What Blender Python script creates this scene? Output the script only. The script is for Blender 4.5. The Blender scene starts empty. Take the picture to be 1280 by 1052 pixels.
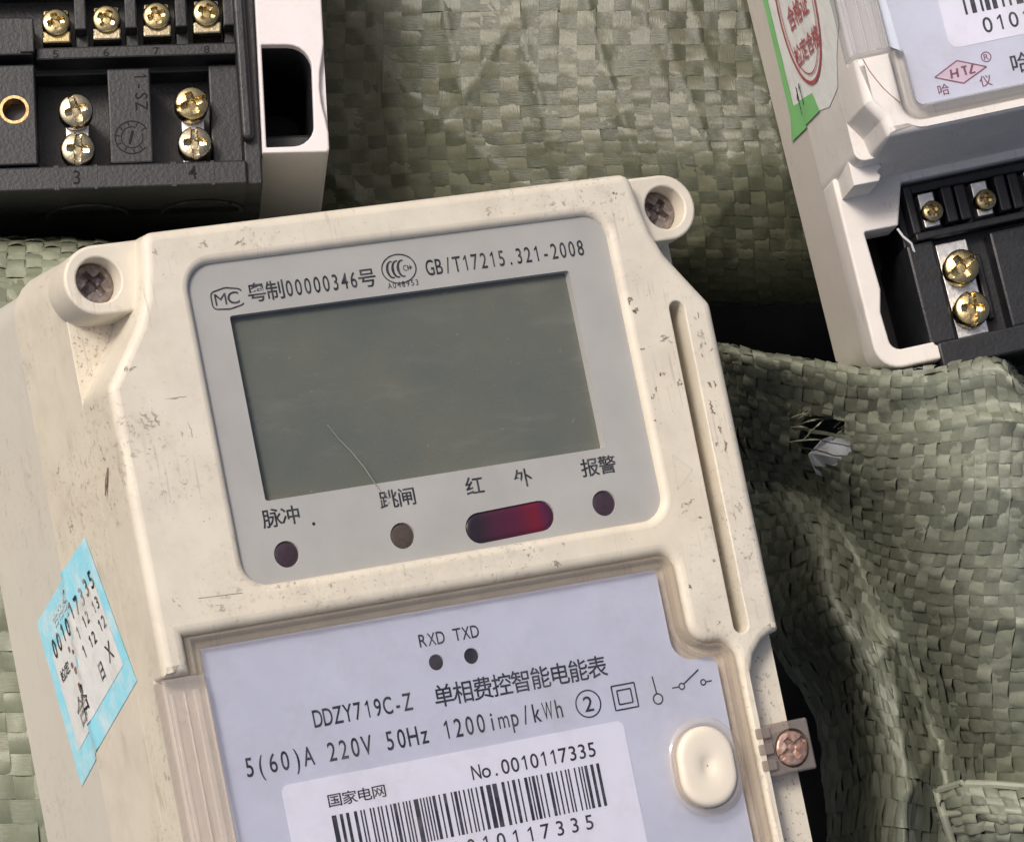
import bpy, bmesh, math, random
import numpy as np
from mathutils import Matrix, Vector
random.seed(7); rng = np.random.default_rng(7)
sc = bpy.context.scene
C = sc.collection
MM = 0.001

# ------------------------------------------------------------------ camera
CAM = Matrix([[0.972387, 0.0, -0.233373, 0.0], [-0.040236, 0.985025, -0.167648, 0.0],
              [0.229878, 0.172409, 0.957826, 0.735], [0, 0, 0, 1]])
FPX = 4400.0
cam_d = bpy.data.cameras.new('camera'); cam = bpy.data.objects.new('camera', cam_d); C.objects.link(cam)
cam.matrix_world = CAM
cam_d.sensor_fit = 'HORIZONTAL'; cam_d.sensor_width = 36.0; cam_d.lens = 36.0 * FPX / 1280.0
cam_d.clip_start = 0.01; cam_d.clip_end = 200.0
sc.camera = cam

# ------------------------------------------------------------------ sky and sun (bright hazy daylight from the upper left)
SUN_EL, SUN_AZ = math.radians(52.0), math.radians(-57.0)      # azimuth clockwise from +Y
wd = bpy.data.worlds.new('World'); sc.world = wd; wd.use_nodes = True
nt = wd.node_tree; nt.nodes.clear()
sky = nt.nodes.new('ShaderNodeTexSky'); sky.sky_type = 'NISHITA'; sky.sun_disc = False
sky.sun_elevation = SUN_EL; sky.sun_rotation = SUN_AZ
sky.air_density = 0.7; sky.dust_density = 6.0; sky.ozone_density = 0.4
bg = nt.nodes.new('ShaderNodeBackground'); bg.inputs['Strength'].default_value = 0.12
wo = nt.nodes.new('ShaderNodeOutputWorld')
nt.links.new(sky.outputs[0], bg.inputs[0]); nt.links.new(bg.outputs[0], wo.inputs[0])
sl = bpy.data.lights.new('sun', 'SUN'); sl.energy = 2.0; sl.angle = math.radians(14.0); sl.color = (1.0, 0.955, 0.885)
sun = bpy.data.objects.new('sun', sl); C.objects.link(sun)
to_sun = Vector((math.sin(SUN_AZ) * math.cos(SUN_EL), math.cos(SUN_AZ) * math.cos(SUN_EL), math.sin(SUN_EL)))
sun.rotation_euler = to_sun.to_track_quat('Z', 'Y').to_euler(); sun.location = to_sun * 2
sc.view_settings.view_transform = 'Standard'; sc.view_settings.look = 'None'
sc.view_settings.exposure = -0.05; sc.view_settings.gamma = 1.0

# ------------------------------------------------------------------ material helpers
class NT:
    def __init__(s, name):
        s.m = bpy.data.materials.new(name); s.m.use_nodes = True
        s.t = s.m.node_tree; s.t.nodes.clear()
        s.out = s.n('ShaderNodeOutputMaterial')
    def n(s, typ, **kw):
        nd = s.t.nodes.new(typ)
        for k, v in kw.items():
            if k.startswith('i_'):
                key = k[2:]
                nd.inputs[int(key) if key.isdigit() else key.replace('_', ' ')].default_value = v
            else: setattr(nd, k, v)
        return nd
    def l(s, a, b): s.t.links.new(a, b)
    def coord(s, scale=(1, 1, 1), rot=(0, 0, 0), which='Object'):
        tc = s.n('ShaderNodeTexCoord'); mp = s.n('ShaderNodeMapping')
        mp.inputs['Scale'].default_value = scale; mp.inputs['Rotation'].default_value = rot
        s.l(tc.outputs[which], mp.inputs['Vector']); return mp.outputs[0]
    def noise(s, vec, scale, detail=3, rough=0.55):
        nd = s.n('ShaderNodeTexNoise'); nd.inputs['Scale'].default_value = scale
        nd.inputs['Detail'].default_value = detail; nd.inputs['Roughness'].default_value = rough
        s.l(vec, nd.inputs['Vector']); return nd.outputs['Fac']
    def ramp(s, fac, a, b, ca=(0, 0, 0, 1), cb=(1, 1, 1, 1)):
        r = s.n('ShaderNodeValToRGB'); e = r.color_ramp.elements
        e[0].position = a; e[0].color = ca; e[1].position = b; e[1].color = cb
        s.l(fac, r.inputs[0]); return r.outputs[0]
    def mix(s, fac, a, b, mode='MIX'):
        m = s.n('ShaderNodeMix', data_type='RGBA', blend_type=mode)
        for v, k in ((fac, 0), (a, 6), (b, 7)):
            if hasattr(v, 'default_value'): s.l(v, m.inputs[k])
            else: m.inputs[k].default_value = v
        return m.outputs[2]
    def math(s, op, a, b=0.0):
        m = s.n('ShaderNodeMath', operation=op)
        for v, k in ((a, 0), (b, 1)):
            if hasattr(v, 'default_value'): s.l(v, m.inputs[k])
            else: m.inputs[k].default_value = v
        return m.outputs[0]
    def bsdf(s, color, rough=0.5, metal=0.0, spec=0.5, **kw):
        b = s.n('ShaderNodeBsdfPrincipled')
        for v, k in ((color, 'Base Color'), (rough, 'Roughness'), (metal, 'Metallic'), (spec, 'Specular IOR Level')):
            if hasattr(v, 'default_value'): s.l(v, b.inputs[k])
            else: b.inputs[k].default_value = v
        for k, v in kw.items(): b.inputs[k.replace('_', ' ')].default_value = v
        s.l(b.outputs[0], s.out.inputs[0]); s.b = b; return b
    def bump(s, h, strength=0.3, dist=0.0002):
        bp = s.n('ShaderNodeBump'); bp.inputs['Strength'].default_value = strength; bp.inputs['Distance'].default_value = dist
        s.l(h, bp.inputs['Height']); s.l(bp.outputs[0], s.b.inputs['Normal'])

def rgb(r, g, b): return (r, g, b, 1.0)

def plastic(name, col, dirt=(0.12, 0.09, 0.065), amount=1.0, rough=0.48, yellow=(0.62, 0.53, 0.38)):
    """moulded casing plastic: slight yellowing, speckled dirt, scuffs and scratches"""
    t = NT(name); v = t.coord()
    big = t.noise(v, 22, 3); mid = t.noise(v, 120, 4, 0.65); fine = t.noise(v, 950, 3, 0.6); fine2 = t.noise(v, 420, 4, 0.7)
    c = t.mix(t.math('MULTIPLY', t.ramp(big, 0.4, 0.75), 0.35), rgb(*col), rgb(*yellow))
    film = t.math('MULTIPLY', t.ramp(mid, 0.40, 0.72), 0.30 * amount)
    c = t.mix(film, c, rgb(0.44, 0.38, 0.31))
    area = t.ramp(t.noise(v, 34, 4, 0.6), 0.47, 0.66)
    grime = t.math('MULTIPLY', t.ramp(t.noise(v, 300, 5, 0.75), 0.50, 0.72), area)
    c = t.mix(t.math('MULTIPLY', grime, 0.34 * amount), c, rgb(0.30, 0.25, 0.20))
    sp = t.math('MULTIPLY', t.ramp(fine, 0.585, 0.66), area)
    c = t.mix(t.math('MULTIPLY', sp, 0.40 * amount), c, rgb(*dirt))
    sp2 = t.math('MULTIPLY', t.ramp(fine2, 0.625, 0.66), t.ramp(t.noise(v, 30, 3), 0.54, 0.64))
    c = t.mix(t.math('MULTIPLY', sp2, 0.6 * amount), c, rgb(*[d * 0.5 for d in dirt]))
    for rz, th in ((0.5, 0.655), (-0.9, 0.665), (1.35, 0.66)):
        s1 = t.noise(t.coord((1700, 70, 300), (0, 0, rz)), 1.0, 2, 0.5)
        c = t.mix(t.math('MULTIPLY', t.math('MULTIPLY', t.ramp(s1, th, th + 0.03), t.ramp(t.noise(v, 70, 1), 0.48, 0.62)), 0.24 * amount), c, rgb(0.22, 0.17, 0.13))
    t.bsdf(c, rough, 0, 0.4)
    t.bump(t.noise(v, 1800, 2), 0.12, 0.0001)
    return t.m

def flat_mat(name, col, rough=0.5, metal=0.0, spec=0.5, nz=0.0, nscale=200, bump=0.0, **kw):
    t = NT(name); v = t.coord(); col = tuple(col)
    c = rgb(*col)
    if nz:
        c = t.mix(t.ramp(t.noise(v, nscale, 4, 0.65), 0.3, 0.75), rgb(*[x * (1 - nz) for x in col]), rgb(*[min(1, x * (1 + nz)) for x in col]))
    t.bsdf(c, rough, metal, spec, **kw)
    if bump: t.bump(t.noise(v, nscale * 4, 3), bump, 0.0002)
    return t.m

def metal_mat(name, col, stain, rough=0.28, amt=0.5):
    t = NT(name); v = t.coord()
    m = t.ramp(t.noise(v, 700, 4, 0.7), 0.42, 0.66)
    c = t.mix(t.math('MULTIPLY', m, amt), rgb(*col), rgb(*stain))
    r = t.math('ADD', t.math('MULTIPLY', m, 0.3), rough)
    t.bsdf(c, r, 1.0 if amt < 0.7 else 0.6, 0.5); t.bump(t.noise(v, 1500, 3), 0.25, 0.0002)
    return t.m

def clear_mat(name, tint, gloss_rough=0.06, opacity=0.0, body=(0.6, 0.55, 0.5)):
    """clear polycarbonate: Fresnel reflection over a tinted transparent sheet, slightly hazed by dust"""
    t = NT(name); v = t.coord()
    tr = t.n('ShaderNodeBsdfTransparent'); tr.inputs[0].default_value = rgb(*tint)
    df = t.n('ShaderNodeBsdfDiffuse'); df.inputs[0].default_value = rgb(*body)
    hz = t.math('ADD', t.math('MULTIPLY', t.ramp(t.noise(v, 90, 4, 0.7), 0.5, 0.8), 0.09), opacity)
    m1 = t.n('ShaderNodeMixShader'); t.l(hz, m1.inputs[0]); t.l(tr.outputs[0], m1.inputs[1]); t.l(df.outputs[0], m1.inputs[2])
    gl = t.n('ShaderNodeBsdfGlossy'); gl.inputs['Roughness'].default_value = gloss_rough
    lw = t.n('ShaderNodeLayerWeight'); fr = t.math('ADD', t.math('MULTIPLY', t.math('POWER', lw.outputs['Facing'], 4.0), 0.6), 0.045)   # Schlick reflectance
    m2 = t.n('ShaderNodeMixShader'); t.l(fr, m2.inputs[0]); t.l(m1.outputs[0], m2.inputs[1]); t.l(gl.outputs[0], m2.inputs[2])
    t.l(m2.outputs[0], t.out.inputs[0]); return t.m

def tape_mat(name, ca, cb):
    """stretched polypropylene tape: lengthwise fibre streaks, colour a little different on every tape"""
    t = NT(name)
    oi = t.n('ShaderNodeObjectInfo')
    uv = t.coord((1.6, 14, 1), which='UV'); v = t.coord()
    st = t.noise(uv, 1.0, 4, 0.7)
    cell = t.noise(t.coord((1, 0.2, 1), which='UV'), 0.9, 2)
    c = t.mix(t.ramp(t.math('ADD', t.math('MULTIPLY', cell, 0.7), t.math('MULTIPLY', oi.outputs['Random'], 0.3)), 0.3, 0.7), rgb(*ca), rgb(*cb))
    c = t.mix(t.math('MULTIPLY', t.ramp(st, 0.5, 0.8), 0.35), c, rgb(*[min(1, x * 1.55) for x in cb]))
    c = t.mix(t.math('MULTIPLY', t.ramp(t.noise(v, 40, 4, 0.6), 0.45, 0.75), 0.45), c, rgb(ca[0] * 0.75, ca[1] * 0.68, ca[2] * 0.6))
    t.bsdf(c, 0.32, 0.0, 0.5)
    t.bump(st, 0.35, 0.0003); return t.m

MAT = {}
MAT['cream'] = plastic('cream_plastic', (0.73, 0.672, 0.56), yellow=(0.75, 0.655, 0.47))
MAT['cream_base'] = plastic('cream_base_plastic', (0.645, 0.615, 0.54), amount=0.4, yellow=(0.66, 0.58, 0.46))
MAT['white'] = plastic('off_white_plastic', (0.74, 0.70, 0.655), amount=0.7, yellow=(0.66, 0.60, 0.52))
MAT['white_base'] = plastic('off_white_base_plastic', (0.60, 0.56, 0.50), amount=0.5, yellow=(0.54, 0.49, 0.42))
MAT['lilac_white'] = plastic('white_case_plastic', (0.70, 0.655, 0.66), amount=0.35, yellow=(0.72, 0.66, 0.64))
MAT['panel'] = flat_mat('grey_print_film', (0.405, 0.398, 0.375), 0.48, 0, 0.4, 0.09, 60)
def lcd_mat():
    t = NT('lcd_glass'); v = t.coord()
    c = t.mix(t.ramp(t.noise(v, 45, 4, 0.6), 0.35, 0.75), rgb(0.112, 0.124, 0.110), rgb(0.150, 0.152, 0.122))
    c = t.mix(t.math('MULTIPLY', t.ramp(t.noise(v, 1600, 1), 0.765, 0.80), 0.3), c, rgb(0.45, 0.45, 0.42))           # dust specks
    c = t.mix(t.math('MULTIPLY', t.ramp(t.noise(t.coord((60, 260, 100), (0, 0, 0.6)), 1.0, 4, 0.7), 0.52, 0.75), 0.22), c, rgb(0.26, 0.26, 0.24))  # wiped smears
    t.bsdf(c, t.math('ADD', t.math('MULTIPLY', t.noise(v, 120, 4, 0.7), 0.3), 0.12), 0, 0.5); return t.m
MAT['lcd'] = lcd_mat()
def ink_mat():
    t = NT('black_ink'); v = t.coord()
    c = t.mix(t.math('MULTIPLY', t.ramp(t.noise(v, 420, 5, 0.75), 0.45, 0.72), 0.8), rgb(0.026, 0.027, 0.034), rgb(0.13, 0.13, 0.145))
    t.bsdf(c, 0.5, 0, 0.3); return t.m
MAT['ink'] = ink_mat()
MAT['ink_dark'] = flat_mat('moulded_mark', (0.006, 0.006, 0.007), 0.6, 0, 0.2)
MAT['nameplate'] = flat_mat('lavender_nameplate', (0.615, 0.66, 0.755), 0.35, 0, 0.5, 0.06, 70)
MAT['label'] = flat_mat('white_label_paper', (0.82, 0.85, 0.93), 0.5, 0, 0.4, 0.03, 150)
MAT['led'] = flat_mat('dark_led_lens', (0.055, 0.035, 0.045), 0.12, 0, 0.6, 0.2, 800)
MAT['led_amber'] = flat_mat('brown_led_lens', (0.085, 0.065, 0.05), 0.12, 0, 0.6, 0.2, 800)
MAT['rim_white'] = flat_mat('white_cut_edge', (0.72, 0.72, 0.72), 0.4)
MAT['hole'] = flat_mat('opening_shade', (0.02, 0.018, 0.022), 0.4)  # near-black colour stands in for the shade inside openings
MAT['clear'] = clear_mat('clear_cover', (0.97, 0.96, 0.97), 0.05, 0.0)
MAT['clear_rim'] = clear_mat('clear_cover_edge', (0.97, 0.94, 0.90), 0.07, 0.16, (0.80, 0.72, 0.62))
MAT['hinge'] = clear_mat('clear_side_strip', (0.98, 0.96, 0.94), 0.12, 0.25, (0.80, 0.74, 0.69))
MAT['clear_rim_grey'] = clear_mat('clear_grey_cover_edge', (0.92, 0.92, 0.92), 0.08, 0.20, (0.60, 0.59, 0.58))
MAT['hinge_grey'] = clear_mat('clear_grey_side_strip', (0.95, 0.95, 0.95), 0.10, 0.25, (0.66, 0.65, 0.66))
MAT['seal'] = clear_mat('clear_seal_tab', (0.72, 0.66, 0.62), 0.15, 0.35, (0.46, 0.40, 0.36))
MAT['black'] = flat_mat('black_bakelite', (0.013, 0.0135, 0.016), 0.42, 0, 0.5, 0.35, 350, 0.35)
MAT['black2'] = flat_mat('dark_moulding', (0.011, 0.012, 0.015), 0.45, 0, 0.5, 0.35, 350, 0.3)
MAT['brass'] = metal_mat('zinc_brass', (0.62, 0.50, 0.26), (0.16, 0.12, 0.06), 0.16, 0.6)
MAT['nickel'] = metal_mat('nickel', (0.60, 0.52, 0.35), (0.14, 0.105, 0.055), 0.14, 0.6)
MAT['tin'] = metal_mat('tinned_plate', (0.82, 0.81, 0.80), (0.6, 0.58, 0.54), 0.35, 0.4)
MAT['gold'] = metal_mat('brass_insert', (0.62, 0.44, 0.22), (0.2, 0.12, 0.06), 0.25, 0.5)
MAT['rust'] = metal_mat('rusty_screw', (0.36, 0.31, 0.29), (0.12, 0.08, 0.07), 0.36, 0.72)
MAT['copper_rust'] = metal_mat('copper_coloured_screw', (0.58, 0.40, 0.32), (0.22, 0.11, 0.09), 0.38, 0.75)
def worn_print(name, col, worn, lo, hi, rough=0.5):
    t = NT(name); v = t.coord()
    c = t.mix(t.ramp(t.noise(v, 160, 5, 0.7), lo, hi), rgb(*col), rgb(*worn))
    t.bsdf(c, rough, 0, 0.35); t.bump(t.noise(v, 220, 4, 0.6), 0.5, 0.0006); return t.m
MAT['blue'] = worn_print('sky_blue_print', (0.33, 0.76, 0.90), (0.66, 0.83, 0.87), 0.46, 0.68)
MAT['ink_worn'] = worn_print('worn_ink', (0.035, 0.03, 0.035), (0.45, 0.42, 0.38), 0.50, 0.62)
MAT['sticker'] = worn_print('sticker_paper', (0.78, 0.79, 0.76), (0.62, 0.62, 0.58), 0.5, 0.75)
MAT['green'] = flat_mat('green_print', (0.22, 0.54, 0.20), 0.5, 0, 0.4, 0.12, 120)
MAT['red'] = flat_mat('red_print', (0.42, 0.09, 0.10), 0.5, 0, 0.3, 0.2, 300)
MAT['logo_red'] = flat_mat('dull_red_print', (0.22, 0.07, 0.12), 0.5)
MAT['pink'] = flat_mat('pale_pink_print', (0.66, 0.55, 0.62), 0.5)
MAT['stain'] = flat_mat('brown_stain', (0.30, 0.17, 0.12), 0.6, 0, 0.3, 0.4, 400)
MAT['shard'] = flat_mat('white_plastic_fragment', (0.70, 0.72, 0.78), 0.35, 0, 0.5, 0.05, 100)
MAT['soil'] = flat_mat('dark_soil', (0.010, 0.009, 0.007), 0.95, 0, 0.2, 0.5, 60, 0.8)
MAT['lining'] = flat_mat('sack_inside', (0.13, 0.14, 0.105), 0.6, 0, 0.3, 0.3, 80)
MAT['warp'] = tape_mat('olive_tape', (0.152, 0.166, 0.124), (0.222, 0.236, 0.180))
MAT['weft'] = tape_mat('sheen_olive_tape', (0.200, 0.215, 0.163), (0.305, 0.322, 0.25))  # every weft tone lighter than its warp: differing reflection put into the colour
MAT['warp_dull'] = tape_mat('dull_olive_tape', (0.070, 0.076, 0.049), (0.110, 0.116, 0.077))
MAT['weft_dull'] = tape_mat('dull_sheen_olive_tape', (0.096, 0.101, 0.065), (0.150, 0.152, 0.101))
MAT['warp_pale'] = tape_mat('pale_green_tape', (0.17, 0.185, 0.125), (0.25, 0.27, 0.19))
MAT['weft_pale'] = tape_mat('pale_sheen_green_tape', (0.24, 0.255, 0.18), (0.36, 0.38, 0.28))

def ir_mat():
    t = NT('infrared_filter'); v = t.coord()
    sx = t.n('ShaderNodeSeparateXYZ'); t.l(v, sx.inputs[0])
    f = t.math('ADD', t.math('MULTIPLY', sx.outputs[0], 1000.0), t.math('MULTIPLY', t.noise(v, 500, 2), 2.0))
    f = t.math('DIVIDE', t.math('SUBTRACT', f, 33.0), 18.0)
    r = t.n('ShaderNodeValToRGB'); e = r.color_ramp.elements
    e[0].position = 0.18; e[0].color = rgb(0.030, 0.022, 0.030); e[1].position = 0.95; e[1].color = rgb(0.055, 0.018, 0.04)
    for p, c in ((0.3, rgb(0.06, 0.02, 0.04)), (0.55, rgb(0.085, 0.018, 0.04)), (0.74, rgb(0.15, 0.016, 0.03)), (0.84, rgb(0.085, 0.018, 0.05))):
        x = e.new(p); x.color = c
    t.l(f, r.inputs[0]); t.bsdf(r.outputs[0], 0.25, 0, 0.3); return t.m
MAT['ir'] = ir_mat()

# ------------------------------------------------------------------ mesh helpers (all lengths in millimetres, meshes stored in metres)
def ccw(l):
    a = sum(l[i][0] * l[(i + 1) % len(l)][1] - l[(i + 1) % len(l)][0] * l[i][1] for i in range(len(l)))
    return list(l) if a > 0 else list(reversed(l))
def fillet(poly, n=6):
    """poly of (x, y, r) -> rounded loop"""
    out = []; N = len(poly)
    for i, p in enumerate(poly):
        r = p[2] if len(p) > 2 else 0
        P = Vector(p[:2]); A = Vector(poly[i - 1][:2]); B = Vector(poly[(i + 1) % N][:2])
        if r <= 0: out.append((P.x, P.y)); continue
        a = (A - P).normalized(); b = (B - P).normalized()
        ang = a.angle(b); d = min(r / math.tan(ang / 2), (A - P).length * 0.49, (B - P).length * 0.49); r = d * math.tan(ang / 2)
        c = P + (a + b).normalized() * (r / math.sin(ang / 2))
        s = P + a * d - c; e = P + b * d - c
        a0 = math.atan2(s.y, s.x); a1 = math.atan2(e.y, e.x); da = (a1 - a0 + math.pi) % (2 * math.pi) - math.pi
        for k in range(n + 1):
            t = a0 + da * k / n; out.append((c.x + r * math.cos(t), c.y + r * math.sin(t)))
    return out
def offset(loop, d):
    n = len(loop); out = []
    for i in range(n):
        p0 = Vector(loop[i - 1]); p = Vector(loop[i]); p1 = Vector(loop[(i + 1) % n])
        e0 = (p - p0); e1 = (p1 - p)
        if e0.length < 1e-7: e0 = e1
        if e1.length < 1e-7: e1 = e0
        n0 = Vector((e0.y, -e0.x)).normalized(); n1 = Vector((e1.y, -e1.x)).normalized()
        m = n0 + n1
        k = m.length
        if k < 1e-6: out.append(tuple(p)); continue
        m /= k; out.append(tuple(p + m * (d / max(0.35, m.dot(n0)))))
    return out
def rrect(x0, x1, y0, y1, r, n=6): return fillet([(x0, y0, r), (x1, y0, r), (x1, y1, r), (x0, y1, r)], n)
def circle(cx, cy, r, n=32, ry=None): return [(cx + r * math.cos(2 * math.pi * k / n), cy + (ry or r) * math.sin(2 * math.pi * k / n)) for k in range(n)]
def stadium(x0, y0, x1, y1, r, n=10):
    a = math.atan2(y1 - y0, x1 - x0); o = []
    for k in range(n + 1): t = a - math.pi / 2 + math.pi * k / n; o.append((x1 + r * math.cos(t), y1 + r * math.sin(t)))
    for k in range(n + 1): t = a + math.pi / 2 + math.pi * k / n; o.append((x0 + r * math.cos(t), y0 + r * math.sin(t)))
    return o
def rnd(r, z=0.0, n=4): return [(-r + r * math.sin(math.pi / 2 * k / n), z - r + r * math.cos(math.pi / 2 * k / n)) for k in range(n + 1)]   # outer rounded edge
def rndh(r, z=0.0, n=4): return [(r - r * math.sin(math.pi / 2 * k / n), z - r + r * math.cos(math.pi / 2 * k / n)) for k in range(n + 1)]  # hole rounded edge

class B:
    def __init__(s): s.bm = bmesh.new(); s.flat = set()
    def ring(s, loop, z): return [s.bm.verts.new((x, y, z)) for x, y in loop]
    def strip(s, rings, flip=False, closed=True):
        for a, b in zip(rings, rings[1:]):
            n = len(a)
            for i in range(n if closed else n - 1):
                j = (i + 1) % n; q = (a[i], a[j], b[j], b[i])
                f = s.bm.faces.new(q if flip else q[::-1]); f.smooth = True
    def cap(s, rings, up=True):
        es = []
        for r in rings:
            for i in range(len(r)):
                e = s.bm.edges.get((r[i], r[(i + 1) % len(r)])) or s.bm.edges.new((r[i], r[(i + 1) % len(r)])); es.append(e)
        g = bmesh.ops.triangle_fill(s.bm, edges=es, use_beauty=True, use_dissolve=False, normal=(0, 0, 1 if up else -1))
        for f in g['geom']:
            if isinstance(f, bmesh.types.BMFace):
                f.smooth = False
                f.normal_update()
                if (f.normal.z > 0) != up: f.normal_flip()
    def prism(s, outer, prof, holes=(), bottom=False):
        """outer: loop, prof: [(offset, z)] from the top edge down; holes: [(loop, prof)]"""
        outer = ccw(outer)
        rs = [s.ring(offset(outer, o) if o else outer, z) for o, z in prof]
        s.strip(rs, flip=False)
        tops = [rs[0]]
        for lp, pf in holes:
            lp = ccw(lp); hr = [s.ring(offset(lp, o) if o else lp, z) for o, z in pf]
            s.strip(hr, flip=True); tops.append(hr[0])
        s.cap(tops, True)
        if bottom: s.cap([rs[-1]], False)
        return s
    def box(s, x0, x1, y0, y1, z0, z1, r=0.25, bottom=False):
        return s.prism(rrect(x0, x1, y0, y1, min(r, 0.4), 2), rnd(r, z1, 2) + [(0, z0)], bottom=bottom)
    def lathe(s, cx, cy, prof, n=32):
        """prof [(r,z)] from the centre outwards/downwards"""
        rs = []
        for r, z in prof:
            if r <= 1e-6: rs.append([s.bm.verts.new((cx, cy, z))])
            else: rs.append(s.ring(circle(cx, cy, r, n), z))
        for a, b in zip(rs, rs[1:]):
            for i in range(n):
                j = (i + 1) % n
                if len(a) == 1: f = s.bm.faces.new((a[0], b[i], b[j]))
                elif len(b) == 1: f = s.bm.faces.new((a[j], a[i], b[0]))
                else: f = s.bm.faces.new((a[i], b[i], b[j], a[j]))
                f.smooth = True
        return s
    def poly3(s, pts, smooth=False):
        f = s.bm.faces.new([s.bm.verts.new(p) for p in pts]); f.smooth = smooth; return s
    def tube(s, path, r, n=6):
        rs = []
        for i, p in enumerate(path):
            p = Vector(p); d = (Vector(path[min(i + 1, len(path) - 1)]) - Vector(path[max(i - 1, 0)])).normalized()
            u = d.orthogonal().normalized(); w = d.cross(u)
            rr = r[i] if isinstance(r, (list, tuple)) else r
            rs.append([s.bm.verts.new(p + u * rr * math.cos(2 * math.pi * k / n) + w * rr * math.sin(2 * math.pi * k / n)) for k in range(n)])
        s.strip(rs); return s
    def build(s, name, mat, parent=None, sharp=38):
        bmesh.ops.scale(s.bm, vec=(MM, MM, MM), verts=s.bm.verts)
        s.bm.normal_update()
        lim = math.radians(sharp)
        for e in s.bm.edges:
            if len(e.link_faces) == 2 and e.calc_face_angle(0) > lim: e.smooth = False
        me = bpy.data.meshes.new(name); s.bm.to_mesh(me); s.bm.free()
        me.materials.append(MAT[mat] if isinstance(mat, str) else mat)
        return link(name, me, parent)
def link(name, me, parent=None):
    o = bpy.data.objects.new(name, me); C.objects.link(o)
    if parent: o.parent = parent
    return o
def raw(name, verts, faces, mat, parent=None, smooth=True):
    me = bpy.data.meshes.new(name)
    me.from_pydata([(x * MM, y * MM, z * MM) for x, y, z in verts], [], faces); me.update()
    me.polygons.foreach_set('use_smooth', [smooth] * len(me.polygons))
    me.materials.append(MAT[mat] if isinstance(mat, str) else mat)
    return link(name, me, parent)
def thing(name, label, cat, mw=None, group=None):
    o = bpy.data.objects.new(name, None); C.objects.link(o); o.empty_display_size = 0.01
    if mw is not None: o.matrix_world = Matrix(mw)
    o['label'] = label; o['category'] = cat
    if group: o['group'] = group
    return o

# ------------------------------------------------------------------ glyphs
CHARS = sorted(set('0123456789ABCDGHIKLMNORSTVWXYZZahiklmnoprstuvwxyz()/.-+&粤制号脉冲跳闸红外报警单相费控智能电表国家网哈仪合格检定日期证有效'))
GL = {}
def load_glyphs():
    obs = []
    for ch in CHARS:
        cu = bpy.data.curves.new('glyph', 'FONT'); cu.body = ch; cu.resolution_u = 4; cu.offset = 0.010 if ord(ch) > 0x2000 else (0.0 if ch in 'MWmw' else 0.008)
        o = bpy.data.objects.new('glyph', cu); C.objects.link(o); obs.append((ch, o, cu))
    bpy.context.view_layer.update(); dg = bpy.context.evaluated_depsgraph_get()
    for ch, o, cu in obs:
        me = o.evaluated_get(dg).to_mesh()
        co = [tuple(v.co) for v in me.vertices]; fa = [tuple(p.vertices) for p in me.polygons]
        xs = [c[0] for c in co] or [0]; ys = [c[1] for c in co] or [0]
        GL[ch] = (co, fa, min(xs), max(xs), min(ys), max(ys))
        o.evaluated_get(dg).to_mesh_clear()
    for ch, o, cu in obs: bpy.data.objects.remove(o); bpy.data.curves.remove(cu)
load_glyphs()
_h = GL['H'][5]
GL['1'] = ([(0.18, 0, 0), (0.27, 0, 0), (0.27, _h, 0), (0.20, _h, 0), (0.04, _h * 0.80, 0), (0.04, _h * 0.69, 0), (0.18, _h * 0.80, 0)], [(0, 1, 2, 3, 6), (3, 4, 5, 6)], 0.0, 0.36, 0.0, _h)   # figure one with a flag and no foot
W0 = GL['0'][3] - GL['0'][2]; H0 = GL['H'][5] - GL['H'][4]
g = GL['国']; WC = g[3] - g[2]; HC = g[5] - g[4]; YC = g[4]; XC = (g[2] + g[3]) / 2
def is_cjk(c): return ord(c) > 0x2000
def text_geo(s, x, y, h, cell, ch=None, cw=None, fill=0.70, jit=0.0):
    """lay characters on a fixed pitch like the printed half-width face; returns verts2d, faces"""
    V = []; F = []
    cx = x; ch = ch or h * 1.22; cw = cw or 2 * cell
    for c in s:
        if c == ' ': cx += cell; continue
        co, fa, x0, x1, y0, y1 = GL[c]
        dy = random.uniform(-jit, jit); b = len(V)
        if is_cjk(c):
            sx = cw * 0.90 / WC; sy = ch / HC
            V += [(cx + cw / 2 + (p[0] - XC) * sx, y + dy - 0.08 * ch + (p[1] - YC) * sy) for p in co]; adv = cw
        else:
            sx = fill * cell / W0; w = (x1 - x0) * sx
            if w > 0.92 * cell: sx *= 0.92 * cell / w
            sy = h / H0; m = (x0 + x1) / 2
            V += [(cx + cell / 2 + (p[0] - m) * sx, y + dy + p[1] * sy) for p in co]; adv = cell
        F += [tuple(b + i for i in f) for f in fa]; cx += adv
    return V, F
def text(name, s, x, y, h, cell, parent, z, mat='ink', rot=0.0, **kw):
    V, F = text_geo(s, 0, 0, h, cell, **kw)
    c, sn = math.cos(rot), math.sin(rot)
    return raw(name, [(x + c * a - sn * b, y + sn * a + c * b, z) for a, b in V], F, mat, parent, False)
def arcband(b, cx, cy, rx, ry, w, a0, a1, z, n=28, taper=0.0):
    A = []; Bk = []
    for k in range(n + 1):
        t = a0 + (a1 - a0) * k / n
        ww = w * (1 - taper * abs(2 * k / n - 1))
        A.append(b.bm.verts.new((cx + (rx + ww / 2) * math.cos(t), cy + (ry + ww / 2) * math.sin(t), z)))
        Bk.append(b.bm.verts.new((cx + (rx - ww / 2) * math.cos(t), cy + (ry - ww / 2) * math.sin(t), z)))
    for k in range(n): b.bm.faces.new((A[k], A[k + 1], Bk[k + 1], Bk[k]))
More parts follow.
